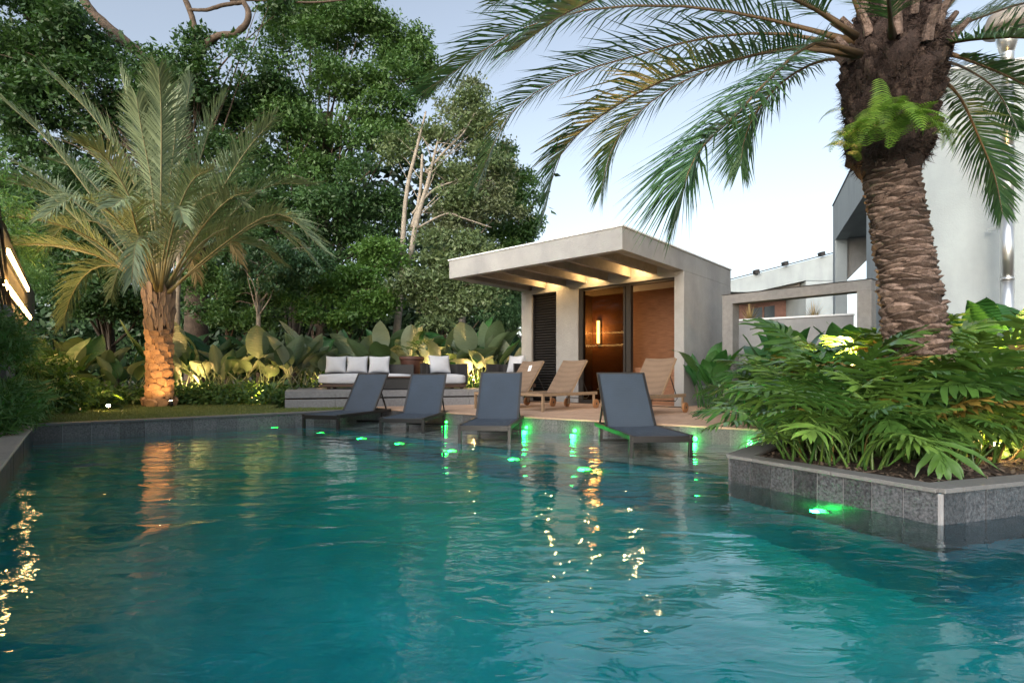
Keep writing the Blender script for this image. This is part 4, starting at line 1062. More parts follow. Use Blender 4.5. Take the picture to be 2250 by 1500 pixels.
def philo_mesh(seed, plen, bl, lean, bend):
    rng = random.Random(seed); mb = MB(); pts = [Vector((0, 0, 0))]; n = 7
    for i in range(n):
        th = R(6) + lean*((i+1)/n)**1.3; pts.append(pts[-1]+Vector((0, -math.sin(th), math.cos(th)))*plen/n)
    mb.tube(pts, [.013*(1.3-.65*i/n) for i in range(n+1)], 5, cap=False)
    K = 16; C = [pts[-1]]; A = []
    for i in range(K+1):
        s = i/K; a = th + bend*(.35+.65*s); A.append(a); C.append(C[-1]+Vector((0, -math.sin(a), math.cos(a)))*bl/K)
    def frame(s):
        x = s*K; k = min(int(x), K-1); a = A[k]
        return C[k].lerp(C[k+1], x-k), Vector((0, -math.sin(a), math.cos(a))), Vector((0, math.cos(a), math.sin(a)))
    NL = 9
    for i in range(NL+1):
        s = .0 + .93*(i/NL); p, T, Nn = frame(s)
        for sg in ((-1, 1) if i < NL else (0,)):
            ang = R(118-100*(i/NL)+rng.uniform(-9, 9)) if sg else 0
            D0 = T*math.cos(ang) + Vector((1, 0, 0))*sg*math.sin(ang)
            prof = (.62 + .38*math.sin(math.pi*min(1, s*1.0+.12))) if i < 7 else .62-.1*(i-7)
            L = bl*.66*prof*rng.uniform(.72, 1.12); w = bl*.038*rng.uniform(.85, 1.15)*(1.15 if i < 3 else 1)
            S = D0.cross(Nn).normalized(); q = p - D0*bl*.03; b = len(mb.v)
            st = ((0, .8), (.30, 1.0), (.62, 1.18), (.85, .72), (1.0, .02))
            for f, ww in st:
                c = q + D0*L*f - Nn*-1*0 + Nn*(.16*L*f - .42*L*f*f*rng.uniform(.7, 1.2)) + T*L*.18*f*f
                wv = rng.uniform(-.35, .35)*w
                w1, w2 = w*ww*rng.uniform(.7, 1.25), w*ww*rng.uniform(.7, 1.25); mb.v += [tuple(c - S*w1 + Nn*wv), tuple(c + Nn*w*-.22), tuple(c + S*w2 - Nn*wv)]
            for j in range(len(st)-1):
                a_ = b+j*3; mb.f += [(a_, a_+1, a_+4, a_+3), (a_+1, a_+2, a_+5, a_+4)]
    mb.tube([frame(k/6)[0]+frame(k/6)[2]*.004 for k in range(7)], [.008*(1-.8*k/6) for k in range(7)], 4, cap=False)
    return mb.mesh('leaf', M['philo'], smooth=True)

rng = random.Random(77)
PADS = [paddle_mesh('leaf', M['paddle'], .72*rng.uniform(.85, 1.15), .62*rng.uniform(.9, 1.15), .33*rng.uniform(.9, 1.15), R(rng.uniform(5, 36)), R(rng.uniform(-35, 75)), R(rng.uniform(4, 34)), 100+i) for i in range(14)]
BANS = [paddle_mesh('leaf', M['banana'], .62*rng.uniform(.85, 1.15), .60*rng.uniform(.9, 1.15), .32*rng.uniform(.9, 1.1), R(rng.uniform(10, 34)), R(rng.uniform(5, 60)), R(rng.uniform(4, 20)), 200+i, .013) for i in range(6)]
PHIL = [philo_mesh(300+i, .62*rng.uniform(.8, 1.2), .52*rng.uniform(.9, 1.1), R(rng.uniform(8, 56)), R(rng.uniform(18, 72))) for i in range(12)]
PHIL_OLD = [m_.copy() for m_ in PHIL[:3]]
for m_ in PHIL_OLD: m_.materials[0] = M['philo_old']

def plant(name, label, cat, group, loc, meshes, n, sc, seed, spread=.16, tilt_r=10):
    t = thing(name, label, cat, loc, 0, group); rg = random.Random(seed)
    for k in range(n):
        az = k*2.399 + rg.uniform(-.4, .4); r_ = spread*math.sqrt(rg.random())
        link('leaf', rg.choice(meshes), t, (math.cos(az)*r_, math.sin(az)*r_, 0), (R(rg.uniform(-tilt_r, tilt_r)), R(rg.uniform(-tilt_r, tilt_r)), az+math.pi/2+rg.uniform(-.6, .6)), sc*rg.uniform(.72, 1.12))
    return t

hedge = []   # (u, Y, base z, scale, leaves)
LFT = [(105, 10.2, 1.0), (155, 11.8, 1.12), (215, 12.4, 1.12), (275, 11.8, 1.0)]
for i, (u, Y, s) in enumerate(LFT):
    p = at(u, 0, Y)
    plant('paddle_plant', 'broad paddle-leaved plant left of the date palm, %s from the lit wall' % WORDS[i], 'plant', 'paddle-leaf hedge', (p.x, Y, .15), PADS, 13, s, 400+i, .24, 20)
MID = [(400, 12.4), (440, 12.9), (485, 12.5), (525, 13.0), (565, 12.7), (605, 13.1), (645, 13.2), (685, 13.6)]
for i, (u, Y) in enumerate(MID):
    p = at(u, 0, Y)
    plant('paddle_plant', 'silvery paddle-leaved plant between date palm and sofa, %s from the palm' % WORDS[i], 'plant', 'paddle-leaf hedge', (p.x, Y, .15), PADS, 18, 1.34, 420+i, .30, 20)
RGT = [(728, 14.2), (768, 14.6), (808, 14.3), (848, 14.8), (890, 14.4), (930, 14.9), (972, 14.4), (1012, 14.9), (1050, 14.4), (1088, 14.9), (1122, 14.5)]
for i, (u, Y) in enumerate(RGT):
    p = at(u, 0, Y)
    plant('paddle_plant', 'green paddle-leaved plant behind the sofas, %s counted from the left end of the sofa' % WORDS[i], 'plant', 'paddle-leaf hedge', (p.x, Y, .15), PADS, 19, 1.52, 440+i, .30, 20)

BN = [(1555, 10.5, 1.0, 'banana-leaved clump against the pool house side wall'), (1585, 9.9, .8, 'low broad-leaved clump beside the left portal post'),
      (1690, 10.4, 1.05, 'broad-leaved plant just right of the left portal post'), (1760, 9.6, 1.1, 'broad-leaved plant in the middle of the portal'), (1850, 9.0, 1.38, 'tall broad-leaved plant beside the right portal post'),
      (1930, 8.4, 1.1, 'broad-leaved plant behind the big palm trunk'), (2125, 7.6, 1.05, 'broad-leaved plant just right of the big palm trunk'), (2190, 7.2, 1.22, 'tall round-leaved plant below the flue pipe'), (2245, 6.9, 1.30, 'tall round-leaved plant at the right picture edge')]
for i, (u, Y, s, lab) in enumerate(BN):
    p = at(u, 0, Y); plant('banana_plant', lab, 'plant', 'broad-leaved plants by the portal', (p.x, Y, .15), BANS, 12, s*1.2, 500+i, .20)

PH = [(1730, 6.75, .80, 'lobed-leaf philodendron at the deck corner of the bed'), (1765, 5.85, .90, 'philodendron hanging over the left corner of the planter'), (1745, 8.0, .85, 'philodendron before the left portal post'),
      (1810, 7.3, 1.0, 'philodendron below the middle of the portal'), (1785, 4.2, .62, 'philodendron drooping over the planter coping'), (1840, 6.2, 1.1, 'philodendron lit yellow in the middle of the bed'),
      (1900, 7.2, 1.1, 'philodendron behind and left of the big palm trunk'), (1850, 4.75, .9, 'philodendron in front of the lit one, near the coping'), (1930, 5.3, .95, 'philodendron touching the left side of the palm trunk'),
      (2000, 4.2, .78, 'philodendron in front of the palm trunk with bare stalks'), (2090, 5.7, 1.05, 'philodendron right behind the palm trunk'), (2120, 4.9, .95, 'philodendron to the right of the palm trunk'),
      (2200, 6.0, 1.1, 'philodendron below the tall round-leaved plants'), (2250, 5.0, .95, 'philodendron above the bright ground light'), (2080, 4.15, .62, 'small philodendron at the planter corner'), (2235, 4.45, .62, 'small philodendron at the right picture edge'),
      (1980, 6.3, 1.1, 'philodendron directly behind the palm trunk'), (1880, 3.95, .58, 'small philodendron leaning over the coping left of the bare stalks'), (1765, 4.7, .55, 'small philodendron at the left corner of the planter'), (2150, 4.25, .60, 'small philodendron left of the bright ground light'), (1950, 4.7, .85, 'philodendron at the left foot of the palm trunk'), (1690, 7.4, .55, 'small philodendron at the edge of the deck')]
for i, (u, Y, s, lab) in enumerate(PH):
    p = at(u, 0, Y); plant('philodendron', lab, 'plant', 'philodendrons in the planted bed', (p.x, Y, .15), PHIL*2+PHIL_OLD[:2], 25, s*(1.06 if Y < 5.9 else 1.16), 540+i, .20, 20)
p = at(160, 0, 9.3); plant('philodendron', 'lone philodendron behind the ground light left of the date palm', 'plant', 'philodendron by the lawn', (p.x, 9.3, .15), PHIL, 9, .7, 570)
plant('philodendron', 'leafy plant growing out of the brown pot', 'plant', 'potted plant', (pt.x, 13.0, PZ+.70), PHIL, 9, .55, 571, .08)

# ------------------------------------------------------------------ fern-like shrubs at the left wall
def shrub(name, label, blobs, n, size, mat, seed, base, cat='shrub', **kw):
    t = thing(name, label, cat, base)
    bl = [((Vector(c)-Vector(base)), r) for c, r in blobs]
    leaf_cloud('foliage', bl, n, size, M[mat], t, seed, **kw)
    st = MB(); rg = random.Random(seed)
    for c, r in bl[:6]:
        st.tube([(rg.uniform(-.1, .1), rg.uniform(-.1, .1), 0), tuple(Vector(c)*.5), tuple(c)], [.02, .015, .006], 5)
    st.build('stem', M['bark'], t)
    return t
wpt = lambda s, off, z: (lambda p: (p.x, p.y, z))(W0 + WD*s + Vector((WD.y, -WD.x))*off)
def vine(name, label, s_list, seed):
    bl = [(wpt(s, o_, z), r) for s, o_, z, r in s_list]
    b0 = wpt(s_list[0][0], .0, 2.9)
    return shrub(name, label, bl, 9000, .10, 'lf_needle', seed, b0, 'vine', aspect=.14, clump=.14, per=30, up=.2, droop=.6)
vine('hanging_vine', 'feathery green vine draped over the end of the lit wall', [(WS*(y-1.5), -.12, 3.22+dz, (r, r*.8, r*.7)) for y, dz, r in ((6.3, .1, .30), (7.2, .2, .34), (8.4, .15, .34), (9.6, .12, .34), (10.8, .10, .36), (12.0, .06, .40), (13.0, .02, .42), (13.9, -.02, .42))], 31)
vine('hanging_vine', 'feathery vine hanging below the lower light bar', [(WS*(y-1.5), .10, 1.58+dz, (r*.8, .12, r*.55)) for y, dz, r in ((5.8, -.3, .4), (6.6, -.35, .4), (7.4, -.42, .34), (8.2, -.5, .34), (9.2, -.62, .32), (10.2, -.75, .34), (11.2, -.9, .36), (9.0, -1.0, .3))], 32)
shrub('feathery_shrub', 'feathery dark green shrub at the pool corner by the lit wall', [(wpt(WS*(y-1.5), o_, z), (r, r, r*.8)) for y, o_, z, r in ((5.6, .08, .40, .20), (6.1, .10, .45, .26), (6.7, .12, .48, .28), (7.3, .12, .48, .28), (7.9, .10, .45, .24))], 12000, .13, 'lf_needle', 33, wpt(WS*5.0, .12, .2), aspect=.12, clump=.12, per=40, up=.5)
shrub('feathery_shrub', 'low leafy shrub between lit wall and date palm', [(tuple(at(u, v, Y)), (r, r, r*.8)) for u, v, Y, r in ((100, 855, 8.6, .28), (130, 868, 9.0, .28), (85, 820, 9.0, .3), (170, 872, 9.8, .28), (205, 875, 10.3, .26))], 7000, .10, 'lf_mid', 34, (at(130, 0, 9.0).x, 9.0, .15), clump=.16)
# low cover under the hedge
gc = leaf_cloud('ground_cover', [(tuple(at(u, 872 if u < 640 else 850, Y)), (.5, .35, .22)) for u, Y in [(u_, 11.8 if u_ < 640 else 13.8) for u_ in range(215, 1140, 34)] if not (320 < u < 385)], 16000, .10, M['lf_mid'], None, 35, clump=.16, up=.8)
tag(gc, 'dense low green leaves along the foot of the hedge', 'ground cover', kind='stuff')
gb = leaf_cloud('bed_cover', [((x, y, .34), (.45, .45, .20)) for x, y in [(2.7+i*.55+j*.2, 4.6+j*.62+i*.05) for i in range(8) for j in range(7)] if 3.9 < y < 9.5 and y < 4.27+(x-1.69)*1.267-1.0 and x > 3.0], 15000, .13, M['lf_mid'], None, 36, clump=.16, up=.8)
tag(gb, 'dense low leaves filling the planted bed beneath the philodendrons', 'ground cover', kind='stuff')
# lawn blades
rg = np.random.default_rng(2); nb_ = 60000
xs = rg.uniform(-10.5, -2.6, nb_*3); ys = rg.uniform(7.0, 12.6, nb_*3)
inside = np.zeros(len(xs), bool); j = len(lawn_poly)-1
for i in range(len(lawn_poly)):
    xi, yi = lawn_poly[i]; xj, yj = lawn_poly[j]
    inside ^= ((yi > ys) != (yj > ys)) & (xs < (xj-xi)*(ys-yi)/(yj-yi)+xi); j = i
xs, ys = xs[inside][:nb_], ys[inside][:nb_]; k = len(xs)
h = rg.uniform(.015, .045, k); a = rg.uniform(0, 6.28, k); ln = rg.normal(size=(k, 2))*.015
B = np.stack([xs, ys, np.full(k, TOP-.01)], 1); W = np.stack([np.cos(a), np.sin(a), np.zeros(k)], 1)*.004
T = B + np.stack([ln[:, 0], ln[:, 1], h], 1)
gr = link('grass', np_mesh('grass', np.stack([B-W, B+W, T], 1).reshape(-1, 3), np.arange(3*k).reshape(k, 3), M['grass'], rg.random(k)))
tag(gr, 'short mown grass of the lawn round the date palm', 'grass', kind='stuff')
# bark mulch in the bed
km = 7000; rg = np.random.default_rng(9)
mx = rg.uniform(1.8, 7.0, km); my = rg.uniform(3.1, 6.5, km)
keep = (my > 3.22+(mx-2.42)*.356) & (mx > 2.42-(my-3.13)*.48+.02) & (my < 4.27+(mx-1.69)*1.267-.30)
mx, my = mx[keep], my[keep]; km = len(mx); a = rg.uniform(0, 6.28, km); s_ = rg.uniform(.012, .04, km)
Cn = np.stack([mx, my, .168+rg.uniform(0, .02, km)], 1); A_ = np.stack([np.cos(a), np.sin(a), rg.normal(size=km)*.35], 1)*s_[:, None]; B_ = np.stack([-np.sin(a), np.cos(a), rg.normal(size=km)*.3], 1)*(s_*.4)[:, None]
mu = link('mulch', np_mesh('mulch', np.stack([Cn-A_, Cn+B_, Cn+A_, Cn-B_], 1).reshape(-1, 3), np.arange(4*km).reshape(km, 4), M['bark']))
tag(mu, 'brown bark chips covering the soil of the planter', 'mulch', kind='stuff')
# straw tufts beyond the boundary wall
for i, (u, v) in enumerate(((1648, 700), (1788, 695))):
    p = at(u, v, 17.0); rgx = random.Random(i)
    t = thing('dry_tuft', ('dry straw-coloured tuft above the boundary wall near the pool house', 'dry spiky tuft above the boundary wall in mid portal')[i], 'plant', (p.x, 17.0, 0))
    mb = MB()
    MB().tube([(0, 0, 0), (0, 0, p.z-.1)], .05, 6).build('stem', M['bark'], t)
    V = []
    for k in range(70):
        a = rgx.uniform(0, 6.28); e = R(rgx.uniform(15, 85)); L = rgx.uniform(.35, .75); d = Vector((math.cos(a)*math.cos(e), math.sin(a)*math.cos(e), math.sin(e))); s_ = Vector((-math.sin(a), math.cos(a), 0))*.014; b = Vector((0, 0, p.z-.12))
        V += [b-s_, b+s_, b+d*L]
    link('blades', np_mesh('blades', np.array([tuple(q) for q in V]), np.arange(len(V)).reshape(-1, 3), M['straw'], np.random.default_rng(i).random(len(V)//3)), t)

# ------------------------------------------------------------------ trees
def tree(name, label, trunks, blobs, n, size, mat, seed, bark='bark', limbs=(), cat='tree', **kw):
    """trunks/limbs: lists of ((u, v, Y, radius), ...); blobs: (u, v, Y, ru, rv)"""
    u0, v0, Y0, r0 = trunks[0][0]; base = at(u0, v0, Y0); base.z = .1
    t = thing(name, label, cat, base); rg = random.Random(seed)
    for tr in trunks:
        pts = [at(u, v, Y)-base for u, v, Y, r in tr]; pts[0].z = min(pts[0].z, 0) if tr is trunks[0] else pts[0].z
        m_ = 5*len(pts); P = bez(pts, m_); rr = [np.interp(i/(m_-1), np.linspace(0, 1, len(tr)), [q[3] for q in tr]) for i in range(m_)]
        P = [p + Vector((rg.uniform(-1, 1), rg.uniform(-1, 1), 0))*r_*.10 for p, r_ in zip(P, rr)]
        MB().tube(P, rr, 9, jit=.06, rng=rg).build('trunk', M[bark], t, smooth=True)
    for lb in limbs:
        pts = [at(u, v, Y)-base for u, v, Y, r in lb]; m_ = 5*len(pts); P = bez(pts, m_); rr = [np.interp(i/(m_-1), np.linspace(0, 1, len(lb)), [q[3] for q in lb]) for i in range(m_)]; rr = [q*.78 for q in rr]
        P = [p + Vector((rg.uniform(-1, 1), rg.uniform(-1, 1), rg.uniform(-1, 1)))*r_*.10 for p, r_ in zip(P, rr)]
        MB().tube(P, rr, 8, jit=.06, rng=rg).build('limb', M[bark], t, smooth=True)
    # twigs from the trunk top into the crown
    B = [(at(u, v, Y)-base, (ru*Y/F_PX, (ru+rv)*.5*Y/F_PX*kw.get('dep', .8), rv*Y/F_PX)) for u, v, Y, ru, rv in blobs]
    kw.pop('dep', None)
    tp = trunks[0]; r_top = tp[-1][3]; tw = MB()
    hi_ = [at(*q[:3])-base for q in tp[-3:]]
    for c, r in B:
        for k in range(3):
            e = c + Vector((rg.uniform(-.7, .7)*r[0], rg.uniform(-.7, .7)*r[1], rg.uniform(-.5, .7)*r[2]))
            f_ = rg.random()*(len(hi_)-1); k_ = min(int(f_), len(hi_)-2); top = hi_[k_].lerp(hi_[k_+1], f_-k_)
            mid = top.lerp(e, .5) + Vector((rg.uniform(-.25, .25), rg.uniform(-.25, .25), rg.uniform(-.1, .4))); r1 = min(.055, r_top*.6)
            tw.tube(bez([top, mid, e], 7), [r1, r1*.85, r1*.7, r1*.56, r1*.42, r1*.3, r1*.15], 5)
    tw.build('branches', M[bark], t, smooth=True)
    kw.setdefault('puffs', 9); kw['clump'] = kw.get('clump', .3)*.62; kw['per'] = 28
    cr = leaf_cloud('crown', B, int(n*1.35), size*.88, M[mat], t, seed, **kw)
    return t

# back row
tree('forest_tree', 'huge old tree with thick bare limbs against the sky', [[(432, 860, 21, .45), (430, 600, 21, .38), (420, 350, 21, .34), (380, 180, 21.5, .28)]],
     [(60, 30, 19, 130, 60), (160, 120, 20, 120, 70), (120, 200, 20, 150, 70), (30, 180, 20, 90, 120), (385, 150, 20, 80, 50), (340, 190, 20, 130, 80), (480, 170, 20, 90, 60), (600, 170, 21, 50, 50), (230, 270, 21, 200, 80), (60, 300, 20, 100, 80), (470, 250, 21.5, 80, 60), (530, 300, 21.5, 80, 60), (580, 240, 21.5, 60, 60), (20, 110, 20, 60, 60), (245, 75, 21, 35, 22), (432, 95, 20.5, 28, 24), (505, 98, 20.4, 34, 18), (110, 20, 19.5, 70, 30), (600, 20, 20.5, 40, 20)],
     44000, .19, 'lf_dark', 61, 'bark', limbs=[
      [(380, 180, 21.5, .26), (285, 100, 21, .25), (215, 40, 21, .22), (170, -20, 21, .20), (120, -90, 21, .18)], [(410, 250, 21, .22), (432, 120, 20.6, .17), (425, 50, 20.5, .14), (400, -20, 20.5, .13)],
      [(400, 220, 21, .2), (455, 95, 20.4, .16), (520, 72, 20.3, .15), (546, 40, 20.3, .14), (535, 5, 20.3, .12), (505, -15, 20.3, .10)], [(535, 5, 20.3, .09), (490, 12, 20.3, .09), (455, 22, 20.3, .08), (418, 22, 20.4, .07)],
      [(505, 0, 20.3, .06), (600, 2, 20.4, .05), (680, 6, 20.5, .05), (760, 0, 20.5, .04)], [(285, 100, 21, .18), (150, 60, 20, .14), (60, 40, 19.5, .12), (85, 0, 19.5, .11), (110, -40, 19.5, .1)], [(200, 150, 21, .12), (110, 150, 20, .09), (50, 165, 20, .05)]], clump=.38, per=55)
tree('forest_tree', 'tall dense green tree rising in the centre of the wood', [[(700, 860, 23, .35), (705, 500, 23, .30), (720, 250, 23, .22)]],
     [(720, 60, 23, 120, 70), (820, 60, 23, 100, 70), (880, 110, 23, 80, 70), (650, 130, 22, 100, 70), (760, 170, 22, 120, 70), (870, 200, 22, 90, 60), (600, 230, 22, 100, 70), (700, 260, 21.5, 120, 70), (820, 290, 22, 110, 70), (900, 300, 22.5, 80, 80), (620, 340, 22, 100, 80), (720, 380, 21.5, 100, 70), (760, 0, 23.5, 140, 50), (640, 60, 23.5, 70, 50), (930, 170, 23, 50, 60)],
     52000, .17, 'lf_mid', 62, 'bark', clump=.34, per=60)
tree('forest_tree', 'dark bushy tree behind the date palm fronds', [[(250, 860, 17, .20), (230, 700, 17, .18), (205, 560, 17, .14)]],
     [(160, 540, 16, 110, 60), (230, 600, 16, 110, 60), (130, 620, 16, 80, 60), (290, 520, 16.5, 90, 60), (200, 660, 16, 100, 50), (90, 480, 16.5, 90, 60), (300, 660, 16.5, 60, 50), (200, 420, 17.5, 140, 70)],
     26000, .14, 'lf_dark', 63, 'bark_dark', clump=.26, per=45)
tree('forest_tree', 'dark leafy tree filling the wood between palm and pale trunks', [[(640, 860, 19, .22), (650, 650, 19, .18), (680, 450, 19, .12)]],
     [(580, 440, 19, 110, 70), (700, 470, 18.5, 110, 70), (780, 420, 19, 80, 80), (640, 540, 18.5, 110, 60), (760, 540, 18.5, 100, 70), (530, 560, 19, 90, 60), (840, 480, 19.5, 70, 90), (820, 600, 18.5, 80, 60), (480, 470, 19.5, 90, 80), (440, 380, 20, 110, 80)],
     36000, .15, 'lf_dark', 64, 'bark_dark', clump=.30, per=50)
tree('forest_tree', 'pale forked tree with slender light trunks and thin grey-green crown',
     [[(868, 790, 17, .11), (876, 690, 17, .10), (900, 570, 17, .09), (915, 490, 17, .08), (940, 400, 17.2, .06), (962, 310, 17.3, .03)],
      [(860, 790, 17.2, .09), (880, 650, 17.2, .085), (885, 540, 17.2, .08), (894, 420, 17.2, .065), (915, 330, 17.2, .05), (936, 245, 17.2, .025)],
      [(905, 500, 17, .05), (922, 430, 17.1, .05), (928, 340, 17.1, .04)]],
     [(930, 280, 17.5, 60, 40), (880, 330, 17.5, 50, 30), (1000, 300, 17.8, 70, 40), (1040, 250, 18, 50, 40), (990, 380, 17.5, 60, 30), (1060, 350, 18, 60, 40), (1000, 440, 17.5, 50, 30)],
     9000, .14, 'lf_olive', 65, 'bark_pale', limbs=[[(935, 380, 17.2, .05), (980, 330, 17.4, .045), (1020, 290, 17.6, .035), (1045, 245, 17.8, .02)], [(905, 470, 17, .05), (950, 420, 17.2, .04), (1005, 395, 17.4, .03)], [(918, 500, 17, .04), (980, 470, 17.2, .035), (1020, 480, 17.3, .03), (1080, 500, 17.5, .02)]], clump=.30, per=30, shell=.2)
tree('forest_tree', 'dry twiggy tree with straw-grey foliage left of the pool house roof', [[(1010, 800, 18.5, .13), (1020, 600, 18.5, .11), (1040, 450, 18.5, .08), (1060, 330, 18.5, .05)]],
     [(1010, 230, 19, 60, 50), (1060, 300, 18.5, 60, 50), (1090, 380, 18.5, 60, 50), (1050, 440, 18, 70, 50), (1110, 440, 18.5, 50, 50), (980, 500, 18, 70, 50)],
     9000, .13, 'lf_dry', 66, 'bark_pale', clump=.30, per=30, shell=.15)
tree('forest_tree', 'dark round tree at the right end of the wood beside the sky', [[(1120, 800, 21, .20), (1125, 600, 21, .16), (1120, 480, 21, .10)]],
     [(1100, 370, 21, 55, 50), (1140, 420, 21, 45, 50), (1110, 470, 20.5, 60, 50), (1150, 510, 20.5, 45, 40), (1060, 530, 20, 70, 50), (1130, 570, 20, 60, 40), (1040, 430, 21, 60, 60), (1060, 620, 19.5, 80, 50), (1120, 660, 19.5, 60, 60)],
     22000, .15, 'lf_mid', 67, 'bark', clump=.28, per=45)
tree('forest_tree', 'grey-green willowy bush behind the hedge before the pale trunks', [[(960, 820, 15.6, .09), (965, 700, 15.6, .07), (975, 640, 15.6, .05)]],
     [(960, 560, 15.8, 60, 45), (1010, 600, 15.6, 65, 45), (930, 630, 15.4, 60, 40), (1000, 660, 15.3, 75, 40), (1070, 650, 15.3, 60, 45), (950, 690, 15.2, 60, 30), (1080, 590, 15.8, 50, 40), (1030, 540, 16, 50, 40)],
     20000, .12, 'lf_olive', 68, 'bark', clump=.22, per=40, droop=.3)
tree('slender_tree', 'slender pale-stemmed tree with drooping foliage right of the date palm', [[(568, 800, 14.6, .06), (568, 710, 14.6, .055), (568, 620, 14.6, .05), (572, 560, 14.6, .04)]],
     [(570, 560, 14.6, 50, 30), (620, 570, 14.4, 55, 35), (660, 590, 14.6, 45, 40), (540, 590, 14.4, 40, 40), (700, 570, 15, 40, 40), (600, 610, 14.3, 50, 30)],
     9000, .10, 'lf_blue', 69, 'bark_pale', clump=.16, per=30, droop=1.6, up=.1)
tree('slender_tree', 'slender mottled trunk standing directly behind the date palm', [[(392, 800, 13.8, .07), (390, 700, 13.8, .065), (392, 600, 13.8, .06), (396, 480, 13.8, .05)]],
     [(400, 440, 14.2, 60, 40), (450, 480, 14.2, 50, 40), (340, 470, 14.4, 60, 40)], 5000, .11, 'lf_dark', 70, 'bark_pale', clump=.2, per=35)
tree('understory_tree', 'bright green bush in the wood behind the sofa', [[(760, 820, 16.2, .08), (760, 700, 16.2, .06), (765, 640, 16.2, .05)]],
     [(700, 640, 16, 70, 45), (770, 620, 16.2, 70, 45), (820, 660, 15.8, 60, 40), (740, 690, 15.6, 80, 35), (660, 690, 15.5, 60, 30), (830, 570, 16.8, 60, 50)],
     17000, .12, 'lf_bright', 71, 'bark', clump=.22, per=40)
tree('understory_tree', 'dark understory bush directly behind the slender pale stem', [[(500, 830, 15.8, .08), (500, 720, 15.8, .06), (505, 650, 15.8, .05)]],
     [(470, 620, 16, 70, 50), (540, 650, 15.8, 70, 45), (600, 650, 15.8, 60, 40), (480, 690, 15.4, 70, 35), (560, 700, 15.2, 80, 30), (630, 610, 16, 50, 50)],
     15000, .12, 'lf_mid', 72, 'bark', clump=.22, per=40)
tree('understory_tree', 'blue-green bush close to the pool house left wall', [[(1110, 820, 15.8, .07), (1110, 720, 15.8, .06), (1110, 660, 15.8, .05)]],
     [(1110, 640, 15.6, 45, 40), (1090, 690, 15.4, 55, 35), (1135, 690, 15.4, 40, 40), (1120, 600, 15.8, 40, 30)], 8000, .14, 'lf_blue', 73, 'bark', clump=.2, per=40, aspect=.2, droop=.8)
# the far wood behind everything: reads as one mass
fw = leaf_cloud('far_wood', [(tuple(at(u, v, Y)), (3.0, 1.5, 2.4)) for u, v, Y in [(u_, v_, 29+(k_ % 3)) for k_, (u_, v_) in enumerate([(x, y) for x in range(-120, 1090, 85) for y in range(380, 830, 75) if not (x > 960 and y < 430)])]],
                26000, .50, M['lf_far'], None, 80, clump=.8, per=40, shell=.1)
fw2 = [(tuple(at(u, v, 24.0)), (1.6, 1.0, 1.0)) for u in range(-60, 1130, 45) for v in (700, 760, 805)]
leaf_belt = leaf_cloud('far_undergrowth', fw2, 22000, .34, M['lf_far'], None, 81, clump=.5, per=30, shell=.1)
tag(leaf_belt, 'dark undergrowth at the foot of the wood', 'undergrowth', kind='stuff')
tag(fw, 'dark distant woodland seen through the nearer trees', 'wood', kind='stuff')

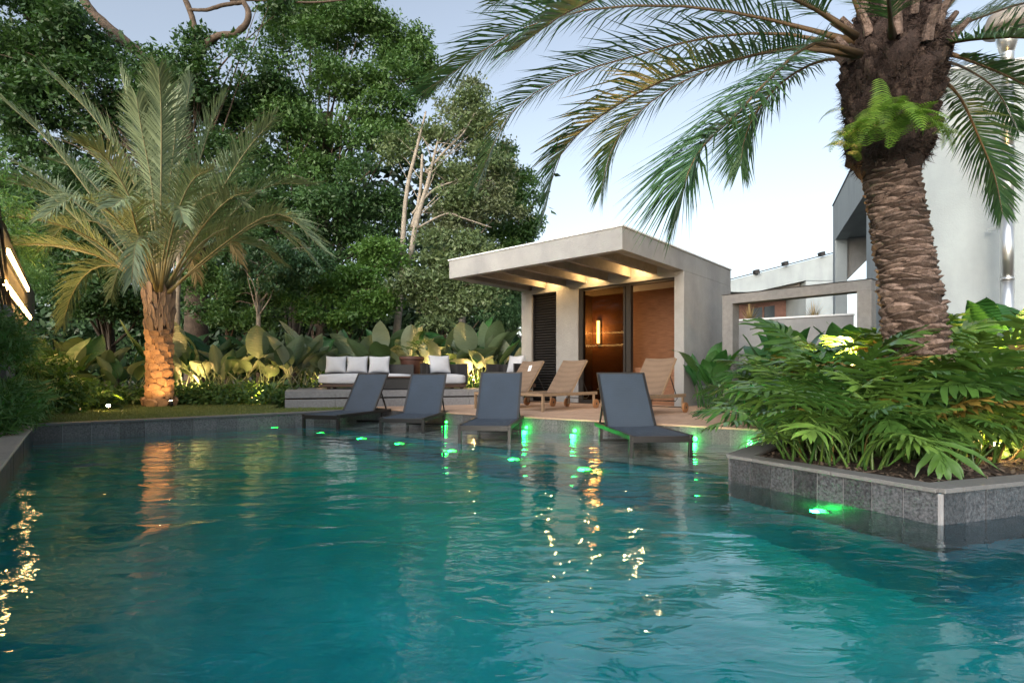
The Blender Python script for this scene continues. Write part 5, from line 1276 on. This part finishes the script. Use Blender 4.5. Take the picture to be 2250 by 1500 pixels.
# ------------------------------------------------------------------ garden lights
def uplight(loc, target, label, energy, ang=90, group='warm garden spotlights', glow=0.0, face=None, rise=.09):
    """small bullet spotlight on a stake"""
    loc = Vector(loc); d = (Vector(target)-loc).normalized(); t = thing('garden_spotlight', label, 'spotlight', loc, 0, group)
    MB().tube([(0, 0, -.01), (0, 0, rise-.02)], .010, 8).build('stake', M['black'], t)
    h = Vector((0, 0, rise)); f = Vector(face).normalized() if face else d
    MB().tube([h-f*.05, h+f*.045], .032, 14).build('housing', M['black'], t, smooth=True)
    MB().tube([h+f*.046, h+f*.052], .027, 14).build('lens', M['led_spot'], t)
    spot('lamp_light', h+f*.06 if not face else h+d*.08, d, energy, WARM, ang, t)
    if glow: point('glow_light', h+f*.08, glow, WARM, .03, t)
    return t
pb = at(350, 0, 11.0)
uplight((at(240, 0, 9.6).x, 9.6, .19), (pb.x, 11.0, 1.0), 'bright warm ground spotlight on the lawn left of the palm', 30, 60, face=(.35, -1, .25), glow=1.5)
uplight((at(376, 0, 10.55).x, 10.55, .19), (pb.x, 10.95, 1.3), 'warm spotlight at the foot of the date palm trunk', 14, 110)
uplight((at(575, 0, 12.0).x, 12.0, .15), (at(590, 0, 12.6).x, 12.6, 1.2), 'warm spotlight in the hedge left of the stone platform', 35.0, 120, face=(0, -1, .6), glow=14, rise=0.22)
uplight((at(425, 0, 12.2).x, 12.2, .15), (at(430, 0, 12.9).x, 12.9, 1.2), 'warm spotlight in the hedge right behind the date palm', 24.8, 130, glow=12, rise=0.34)
uplight((at(945, 0, 13.9).x, 13.9, .15), (at(950, 0, 14.5).x, 14.5, 1.5), 'warm spotlight in the hedge beside the brown pot', 33.8, 130, glow=9, rise=0.5)
uplight((at(1040, 0, 13.6).x, 13.6, .15), (at(1050, 0, 14.4).x, 14.4, 1.5), 'warm spotlight in the hedge between the two armchairs', 29.2, 130, glow=9, rise=0.5)
uplight((at(700, 0, 13.7).x, 13.7, .15), (at(690, 0, 14.3).x, 14.3, 1.5), 'warm spotlight in the hedge behind the left end of the sofa', 13.5, 130, glow=4, rise=0.45)
sl = at(2180, 985, 4.3)
uplight((sl.x, 4.3, .165), (sl.x-.5, 4.9, 1.3), 'bright warm spotlight on the mulch of the planter', 40, 120, face=(-.15, -1, .35), glow=5)
uplight((at(1850, 0, 6.5).x, 6.5, .165), (at(1845, 0, 6.4).x, 6.3, 1.5), 'hidden warm spotlight lighting the philodendrons left of the trunk', 110, 130, glow=58, rise=0.8)
uplight((at(2075, 0, 4.9).x, 4.9, .165), (3.7, 5.0, 1.6), 'warm spotlight at the right foot of the big palm trunk', 45, 130, glow=36, rise=0.35)
uplight((at(2240, 0, 6.3).x, 6.3, .165), (at(2220, 0, 6.6).x, 6.6, 1.4), 'warm spotlight behind the philodendrons at the right edge', 70, 130, glow=43, rise=0.7)
